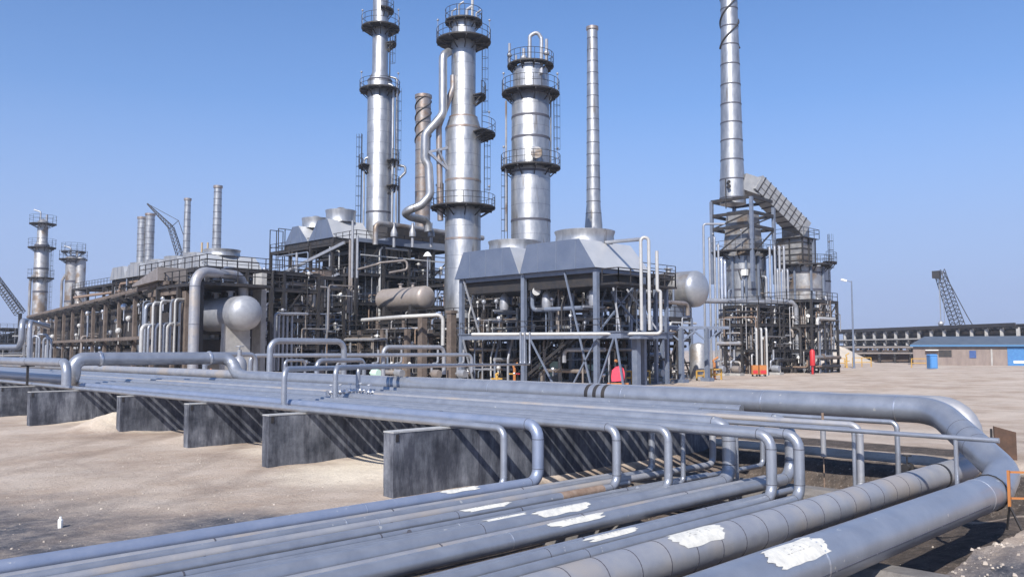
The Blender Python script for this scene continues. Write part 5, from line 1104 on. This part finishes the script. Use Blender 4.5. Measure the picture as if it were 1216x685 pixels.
tc = crane(1138, 388, 1115, 321, 232, 2.6, 'dark lattice crane boom above the far rack at the right', hoist=(1111,384), stay=((1120,322),(1149,376),(1155,386)))
mb = MB(); q = P(1112, 324, 232); mb.box((q.x-.9,q.y-.9,q.z-1.5),(q.x+.9,q.y+.9,q.z+.5)); emit('boom_head', mb, STEEL, tc, smooth=False)
crane(222, 330, 203, 270, 260, 1.8, 'far crane with a folded jib between the stacks at the left', jib=(203,270,175,242), stay=((175,242),(212,262),(203,270),(212,262),(235,330)))
crane(24, 372, -6, 330, 240, 2.2, 'far lattice crane cut by the left picture edge', stay=((2,336),(14,352),(28,372)))
# far left low structures
frame('distant_pipe_structure', 'low far pipe frame at the left picture edge', 'process structure', *(lambda a: (a[0]-8, a[0]+14, a[1]-14, a[1]+14))(G(14, 240)), 3, 3, (5, 9), 81, 36, LSTEEL, .5, braces=.3, vessels=8, valves=20, pm=[LSTEEL, PIPE, WHITEP])
# ================= right side =================
x, y = P(826, 343, 94).xy
drum('grey_drum', 'large pale horizontal drum right of the air cooler', x, y, ZZ(343,94), 2.05, 12, ALUD, sz=ZZ(378,94), head=.5, saddle=GSTEEL, hm=mat('drum_head_paint', (.33,.345,.375), .35, .5, (.40,.41,.43), 3, .15, 3))
frame('drum_support_frame', 'steel frame under the large pale drum, full of pipes', 'process structure', 69, 80, 52, 66, 2, 2, (4.4, ZZ(378,94)), 91, 60, GSTEEL, .36, braces=.5, vessels=3, valves=30)
for px, Y, lb in ((809, 82, 'grey steel post with two forked struts under the large drum, left one'), (839.5, 86, 'grey steel post with two forked struts under the large drum, right one')):
    q = G(px, Y); z = ZZ(389, Y); mb = MB(); mb.beam((*q,0),(*q,z),.4); mb.beam((q[0],q[1],z-1.4),(q[0]+1.2,q[1]-1.2,z),.15); mb.beam((q[0],q[1],z-1.4),(q[0]-1.2,q[1]+1.2,z),.15); mb.beam((q[0]-1.6,q[1]+1.6,z),(q[0]+1.6,q[1]-1.6,z),.3); mb.box((q[0]-.5,q[1]-.5,0),(q[0]+.5,q[1]+.5,.35))
    single('forked_post', mb, GSTEEL, lb, 'post', (*q,0), 'forked steel posts', smooth=False)
q = G(779, 80); mb = MB(); mb.beam((*q,0),(*q,ZZ(330,80)),.3); mb.box((q[0]-.35,q[1]-.35,0),(q[0]+.35,q[1]+.35,.2)); single('steel_post', mb, GSTEEL, 'lone slim steel post right of the air cooler legs', 'post', (*q,0), smooth=False)
q = G(830, 92); mb = MB(); mb.lathe([(1.0,0),(1.0,3.4),(.8,3.8),(.01,4)], (*q,0), 16); single('vertical_vessel', mb, ALUD, 'upright grey vessel in the shade under the large drum', 'vessel', (*q,0))
# far pipe rack on the right
pR = P(1210, 412, 205); pL = P(983, 412, 285)
pm_ = [BROWN, TAN, LSTEEL]
tr, p0, d, s_, L = rack('far_pipe_rack', 'long dark two-storey pipe rack on pale columns along the horizon at the right', (pR.x,pR.y), (pL.x,pL.y), ZZ(387,205), 16, 9, 95, colm=GREYC, tiers=(ZZ(402,205), ZZ(411,205)), cw=.75, npipe=60, beamm=DARKC, pm=[STEEL, DARKC, STEEL, RUSTP])
mb = MB(); z = ZZ(387,205); mb.beam(p0-s_*.8+Vector((0,0,z+.35)), p0+d*L-s_*.8+Vector((0,0,z+.35)), .3, .9); emit('roof_edge', mb, STEEL, tr, smooth=False)
mb = MB(); z = ZZ(396,205); mb.beam(p0+s_*6+Vector((0,0,z-.5)), p0+d*L+s_*6+Vector((0,0,z-.5)), .3, 5.4); emit('backing_panel', mb, DARKC, tr, smooth=False)  # dark panel added to blacken the gaps between the columns
for z in (ZZ(400,205), ZZ(411.5,205)): mb = MB(); mb.beam(p0-s_*.9+Vector((0,0,z)), p0+d*L-s_*.9+Vector((0,0,z)), .25, .35); emit('pale_rail', mb, GREYC, tr, smooth=False)
mb = MB(); z = ZZ(405,205); mb.beam(p0+s_*6.5+Vector((0,0,z-.5)), p0+d*L+s_*6.5+Vector((0,0,z-.5)), .3, 2.4); emit('backing_panel', mb, mat('brown_shade_sheet', (.08,.055,.045), .8), tr, smooth=False)
rack('far_pipe_rack', 'lower dark pipe rack below and left of the long one', P(1100, 412, 200).xy, P(940, 412, 215).xy, ZZ(413,205), 9, 6, 96, colm=STEEL, tiers=(2.2,), cw=.5, npipe=16, beamm=TAN, pm=[STEEL, BROWN, RUSTP])
a, b = P(985, 428, 215), P(1085, 428, 205); mb = MB(); mb.beam((a.x,a.y,1.6),(b.x,b.y,1.6),.4,3.0); single('boundary_wall', mb, mat('dark_brown_wall', (.075,.05,.042), .85, 0, (.12,.09,.075), .4), 'low dark brown wall behind the yellow barriers', 'wall', (a.x,a.y,0), smooth=False)
# spoil heaps beyond the yard
mb = MB()
mb = MB(); q = G(992, 208); n = 26
for j in range(9):
    for i in range(n): a = 6.283*i/n; u = j/8; mb.v.append((q[0]+(9*(1-u)+.01)*math.cos(a)*(1+.15*noise.noise((a,u*3,1))), q[1]+(9*(1-u)+.01)*math.sin(a), 4.6*u*(1+.2*noise.noise((a*2,u*4,2)))))
for j in range(8):
    for i in range(n): mb.face((j*n+i, j*n+(i+1)%n, (j+1)*n+(i+1)%n, (j+1)*n+i))
single('sand_heap', mb, mat('pale_sand', (.46,.40,.33), .95), 'pale sand heap beyond the heaters at the foot of the far rack', 'sand heap', (*q,0))
# low building with blue door
YB_ = 176; q = P(1083, 432, YB_); t = thing('site_building', 'low brown building with a flat grey-blue roof and a big blue door at the right', 'building', (q.x,q.y,0))
fw = Vector((q.x,q.y,0)).normalized(); rt = Vector((fw.y,-fw.x,0)); o = Vector((q.x,q.y,0)); Wd, He = 31, 3.9
def bb(u0, u1, v0, v1, z0, z1):
    return [o+rt*u0+fw*v0+Vector((0,0,z0)), o+rt*u1+fw*v0+Vector((0,0,z0)), o+rt*u1+fw*v1+Vector((0,0,z0)), o+rt*u0+fw*v1+Vector((0,0,z0)), o+rt*u0+fw*v0+Vector((0,0,z1)), o+rt*u1+fw*v0+Vector((0,0,z1)), o+rt*u1+fw*v1+Vector((0,0,z1)), o+rt*u0+fw*v1+Vector((0,0,z1))]
BW = mat('brown_wall_panels', (.20,.16,.145), .85, 0, (.27,.22,.195), 1.2, .1, 4, stretch=(1,1,.3))
mb = MB(); mb.hexa(bb(.3, Wd, .3, 10, 0, He)); emit('wall', mb, BW, t, smooth=False)
mb = MB(); E = ZZ(409.5, YB_); Rg = ZZ(399.5, YB_+5)
mb.hexa([o+rt*-.2+fw*-.3+Vector((0,0,E-.1)), o+rt*(Wd+1)+fw*-.3+Vector((0,0,E-.1)), o+rt*(Wd+1)+fw*11+Vector((0,0,E-.1)), o+rt*-.2+fw*11+Vector((0,0,E-.1)), o+rt*-.2+fw*-.3+Vector((0,0,E+.12)), o+rt*(Wd+1)+fw*-.3+Vector((0,0,E+.12)), o+rt*(Wd+1)+fw*6+Vector((0,0,Rg)), o+rt*2.6+fw*6+Vector((0,0,Rg))])
emit('roof', mb, mat('roof_sheet', (.075,.095,.125), .55, .1, (.11,.13,.16), .6), t, smooth=False)
mb = MB(); mb.hexa(bb(-.25, Wd+1.05, -.38, -.31, E-.35, E+.02)); emit('eaves_board', mb, mat('eaves_blue', (.06,.17,.33), .5), t, smooth=False)
dr_ = MB(); dr_.hexa(bb(17.3, Wd+.01, .2, .29, 0, He-.15)); dd = emit('door', dr_, BLUE, t, smooth=False, label='big blue sliding door')
mb = MB(); mb.hexa(bb(18.3, 20.3, .15, .19, .5, 1.0)); sub('notice', mb, WHITE, dd, smooth=False)
for u in (20.6, 23.9, 27.2): mb = MB(); mb.hexa(bb(u, u+.12, .13, .19, 0, He-.2)); sub('door_rib', mb, NAVY, dd, smooth=False)
for u0, u1, z0, z1, m in ((10.6,11.8,1.5,3.0,NAVY),(5,7.4,1.7,3.1,STEEL),(14.4,14.7,0,3.4,GREYC)): mb = MB(); mb.hexa(bb(u0,u1,.22,.29,z0,z1)); emit('window' if u0 < 14 else 'down_pipe', mb, m, t, smooth=False)
mb = MB(); mb.hexa(bb(2.6,5.0,-.6,.28,3.0,3.15)); emit('awning', mb, WHITE, t, smooth=False)
rt = Vector((.7071,-.7071,0)); fw = Vector((.7071,.7071,0))
# blue portable toilet
q = G(1108.5, 139); t = thing('portable_toilet', 'small bright blue portable toilet in front of the brown building', 'portable toilet', (*q,0)); o = Vector((*q,0))
mb = MB(); mb.hexa(bb(-.62,.62,0,1.2,.1,2.25)); emit('cabin', mb, BLUE, t, smooth=False)
mb = MB(); mb.hexa([o+rt*u+fw*v+Vector((0,0,z)) for u,v,z in ((-.68,-.06,2.25),(.68,-.06,2.25),(.68,1.26,2.25),(-.68,1.26,2.25),(-.5,.1,2.45),(.5,.1,2.45),(.5,1.1,2.45),(-.5,1.1,2.45))]); emit('roof', mb, mat('light_blue', (.08,.24,.52), .5), t, smooth=False)
mb = MB(); mb.hexa(bb(-.45,.45,-.05,-.005,.2,2.1)); emit('door', mb, mat('light_blue', (.08,.24,.52), .5), t, smooth=False)
# street lamp
q = G(1013.5, 146); zt = ZZ(333.5, 146); t = thing('street_lamp', 'tall grey double-headed lamp post standing alone at the right', 'street lamp', (*q,0))
mb = MB(); mb.lathe([(.22,0),(.18,1),(.11,zt)], (*q,0), 10); emit('pole', mb, GSTEEL, t)
for s2, w_ in ((-1, 1.2),):
    e = Vector((*q,zt))+rt*s2*w_*.75; mb = MB(); mb.beam(Vector((*q,zt-.15)), e, .12); emit('arm', mb, GSTEEL, t, smooth=False)
    mb = MB(); a = e; b = e+rt*s2*.9+Vector((0,0,.25 if s2 < 0 else .1)); mb.beam(a, b, .5, .3); emit('lamp_head', mb, WHITE, t, smooth=False)
for px, pt_, Y, lb in ((985,381,170,'slim short lamp post beside the second heater'),(507,303,101,'lamp on a thin post above the railing of the dark structure')):
    q = G(px, Y); z = ZZ(pt_, Y); z0_ = 0 if px > 900 else 9.2; t = thing('lamp_post', lb, 'lamp post', (*q,z0_)); mb = MB(); mb.tube((*q,z0_),(*q,z),.08,6); emit('pole', mb, LSTEEL, t); mb = MB(); mb.lathe([(.55,-.15),(.3,.25),(.1,.4)], (*q,z), 10); emit('lamp_head', mb, WHITE, t)
# barriers, hydrants and other small coloured things
def barrier(px0, px1, Y, h, lab, m=YELLOW, g='yellow barriers before the far rack'):
    a = Vector((*G(px0, Y),0)); b = Vector((*G(px1, Y+.4),0)); t = thing('barrier', lab, 'barrier', a, g); n = max(1, round((b-a).length/2.2))
    for i in range(n+1): p = a+(b-a)*i/n; mb = MB(); mb.beam(p, p+Vector((0,0,h)), .14); emit('post', mb, m, t, smooth=False)
    for hh in (h, h*.5): mb = MB(); mb.beam(a+Vector((0,0,hh)), b+Vector((0,0,hh)), .14); emit('rail', mb, m, t, smooth=False)
barrier(985, 1003, 152, 1.6, 'yellow rail barrier left of the yellow pipe hydrant'); barrier(1012, 1034, 156, 1.7, 'yellow rail barrier right of the lamp post'); barrier(1082, 1100, 150, 1.6, 'yellow rail barrier left of the blue toilet')
barrier(827, 836, 88, 1.0, 'orange-yellow rail barrier under the large drum'); barrier(763, 771, 79, 1.2, 'yellow rail barrier right of the air cooler leg'); barrier(739, 750, 78, 1.2, 'yellow rail barrier beside the red hose cover'); barrier(844, 856, 90, 1.1, 'yellow rail barrier beside the orange hydrant near the heater')
def hydrant(px, Y, h, lab, m=ORANGE, m2=RED):
    x, y = G(px, Y); t = thing('fire_monitor', lab, 'hydrant', (x,y,0), 'fire hydrants and monitors'); mb = MB(); mb.tube((x,y,0),(x,y,h*.75),.14,8); mb.lathe([(.24,0),(.24,.1)], (x,y,.0), 10); emit('standpipe', mb, m, t)
    mb = MB(); mb.sweep([(x,y,h*.7),(x-.1,y+.1,h*.85),(x+.25*h/2,y-.25*h/2,h)], .1, 8, .1); emit('nozzle', mb, m, t)
    for s2 in (-1, 1): mb = MB(); mb.tube((x,y,h*.45),(x+.3*s2,y-.3*s2,h*.45),.07,8); mb.lathe([(.13,0),(.13,.12)], (x+.3*s2,y-.3*s2,h*.45-.05), 8); emit('hose_outlet', mb, m2 if s2 > 0 else YELLOW, t)
hydrant(611, 82, 1.9, 'orange fire monitor with a red foot under the air cooler'); hydrant(848, 91, 2.4, 'orange fire monitor near the feet of the round heater'); hydrant(1005, 150, 2.6, 'yellow pipe hydrant before the far rack at the right', YELLOW, YELLOW)
hydrant(590, 80, 1.0, 'low yellow hydrant left of the orange fire monitor', YELLOW, YELLOW); hydrant(235, 68, 1.4, 'small orange hydrant under the tall arched pipe', ORANGE, ORANGE); hydrant(248, 69, 1.6, 'orange-brown hydrant right of the tall arched pipe', ORANGE, ORANGE)
# red hose reel cover
x, y = G(733.5, 73); t = thing('hose_reel', 'rounded bright red hose cover on an orange frame beneath the air cooler', 'hose reel', (x,y,0))
mb = MB(); z0 = .45; prof = [(u*.6, z0+v*1.35) for u, v in ((-.9,0),(.9,.05),(1,.5),(.8,.85),(.3,1),(-.2,.95),(-.8,.7),(-1,.3))]
mb.poly([(x+.7071*u,y-.7071*u,z) for u, z in prof], (.35,.35,0)); emit('cover', mb, PINK, t, smooth=False)
for s2 in (-1, 1): mb = MB(); mb.beam((x+.47*s2,y-.47*s2,0),(x+.47*s2,y-.47*s2,1.9),.12); emit('post', mb, STEEL, t, smooth=False)
mb = MB(); mb.beam((x-.65,y+.65,.28),(x+.65,y-.65,.28),.12); mb.beam((x-.3,y-.0,2.15),(x-.2,y-.0,2.3),.2); emit('frame_bar', mb, ORANGE, t, smooth=False)
x, y = G(964.5, 111); mb = MB(); mb.lathe([(.01,1.1),(.32,1.1),(.34,1.3),(.34,2.95),(.2,3.2),(.01,3.25)], (x,y,0), 14); mb.beam((x,y,0),(x,y,1.2),.2); single('red_cylinder', mb, RED, 'upright red cylinder on a post at the foot of the second heater', 'gas cylinder', (x,y,0))
for px0, px1, lb in ((893,900,'orange and red crate on the ground before the heaters, left one'),(901.5,910,'orange and red crate on the ground before the heaters, right one')):
    a = Vector((*G(px0,101),0)); o = a; w_ = (px1-px0)*.101; t = thing('fire_box', lb, 'equipment box', a, 'orange boxes before the heaters'); mb = MB(); mb.hexa(bb(0,w_,0,.6,.25,1.35)); emit('box_body', mb, ORANGE, t, smooth=False)
    mb = MB(); mb.hexa(bb(.08,w_-.08,-.04,-.004,.35,.75)); emit('front_panel', mb, RED, t, smooth=False); mb = MB(); mb.hexa(bb(0.05,.15,.1,.5,0,.25)); mb.hexa(bb(w_-.15,w_-.05,.1,.5,0,.25)); emit('feet', mb, STEEL, t, smooth=False)
def cabinet(px0, px1, pt_, Y, lab, m=MINT):
    a = Vector((*G(px0,Y),0)); global o; o = a; w_ = (px1-px0)*Y/1000; z = ZZ(pt_,Y); t = thing('pump_skid', lab, 'machine', a, 'mint green machines under the air cooler'); mb = MB(); mb.hexa(bb(0,w_,0,1.2,.5,z)); emit('housing', mb, m, t, smooth=False)
    mb = MB(); mb.hexa(bb(-.1,w_+.1,-.1,1.3,.0,.48)); emit('base', mb, GREYC, t, smooth=False)
    mb = MB(); c = o+rt*w_*.5+fw*-.3; mb.lathe([(.28,0),(.34,.3),(.2,.6),(.01,.65)], (c.x,c.y,.5), 12); emit('motor', mb, LSTEEL, t)
cabinet(640, 646.5, 430, 86, 'leftmost mint green machine housing under the air cooler'); cabinet(653, 667, 429, 86, 'middle mint green machine housing under the air cooler'); cabinet(697, 712, 433, 84, 'mint green machine housing behind the corner leg of the air cooler'); cabinet(716, 744, 423, 88, 'widest mint green machine housing, behind the red hose cover')
# pumps along the foot of the plant
for i, (px, Y, m, lb) in enumerate(((553,84,LSTEEL,'grey pump at the foot of the leftmost cooler leg'),(522,84,TAN,'tan pump beside the brown concrete pillar'),(478,86,LSTEEL,'grey pump left of the short brown pillar'),(450,86,MINT,'green pump before the railed gallery'),(408,88,LSTEEL,'grey pump at the left end of the railed gallery'),(382,90,TAN,'tan pump right of the tall brown pillar'),(860,104,LSTEEL,'grey pump before the round heater'),(878,104,TAN,'tan pump before the round heater'),(925,108,LSTEEL,'grey pump before the second heater'),(787,86,WHITEP,'white kneed pump in the shade right of the cooler'))):
    x, y = G(px, Y); t = thing('pump', lb, 'pump', (x,y,0), 'pumps along the foot of the plant')
    mb = MB(); mb.box((x-.5,y-.3,0),(x+.6,y+1.7,.3)); emit('base', mb, GREYC, t, smooth=False)
    mb = MB(); mb.lathe([(.01,0),(.38,0),(.42,.2),(.42,.9),(.2,1.1),(.15,1.4),(.01,1.4)], (x,y,.8), 12, axis='y'); emit('motor', mb, m, t)
    mb = MB(); mb.sweep([(x,y+1.2,.8),(x,y+1.2,1.8),(x+.8,y+1.2,1.8),(x+.8,y+1.2,3.2)], .12, 8, .3); emit('discharge_pipe', mb, LSTEEL, t)
# small litter in the foreground
x, y = P(240, 603, 15.0).xy; z = gz(x, y); mb = MB(); mb.beam((x,y,z+.03),(x+.28,y-.24,z+.03),.05,.03); single('wood_scrap', mb, YELLOW, 'small yellow wooden stick lying on the dirt at the lower left', 'stick', (x,y,z), smooth=False)
x, y = P(72, 611, 15.5).xy; z = gz(x, y); mb = MB(); mb.lathe([(.04,0),(.045,.14),(.02,.17),(.02,.2)], (x,y,z), 8); single('white_bottle', mb, WHITE, 'small white bottle standing on the dark dirt at the lower left', 'bottle', (x,y,z))

# ================= haze =================
mb = MB(); mb.box((-5600,-5600,-3),(5600,5600,66)); hz = emit('haze', mb, bpy.data.materials.new('haze_air'), smooth=False); hz['kind'] = 'stuff'
hm_ = hz.data.materials[0]; hm_.use_nodes = True; nn = hm_.node_tree.nodes; nn.remove(nn['Principled BSDF'])
pv = nn.new('ShaderNodeVolumePrincipled'); pv.inputs['Color'].default_value = (.78,.86,1,1); pv.inputs['Density'].default_value = .00032; pv.inputs['Anisotropy'].default_value = .1
hm_.node_tree.links.new(pv.outputs[0], nn['Material Output'].inputs['Volume'])
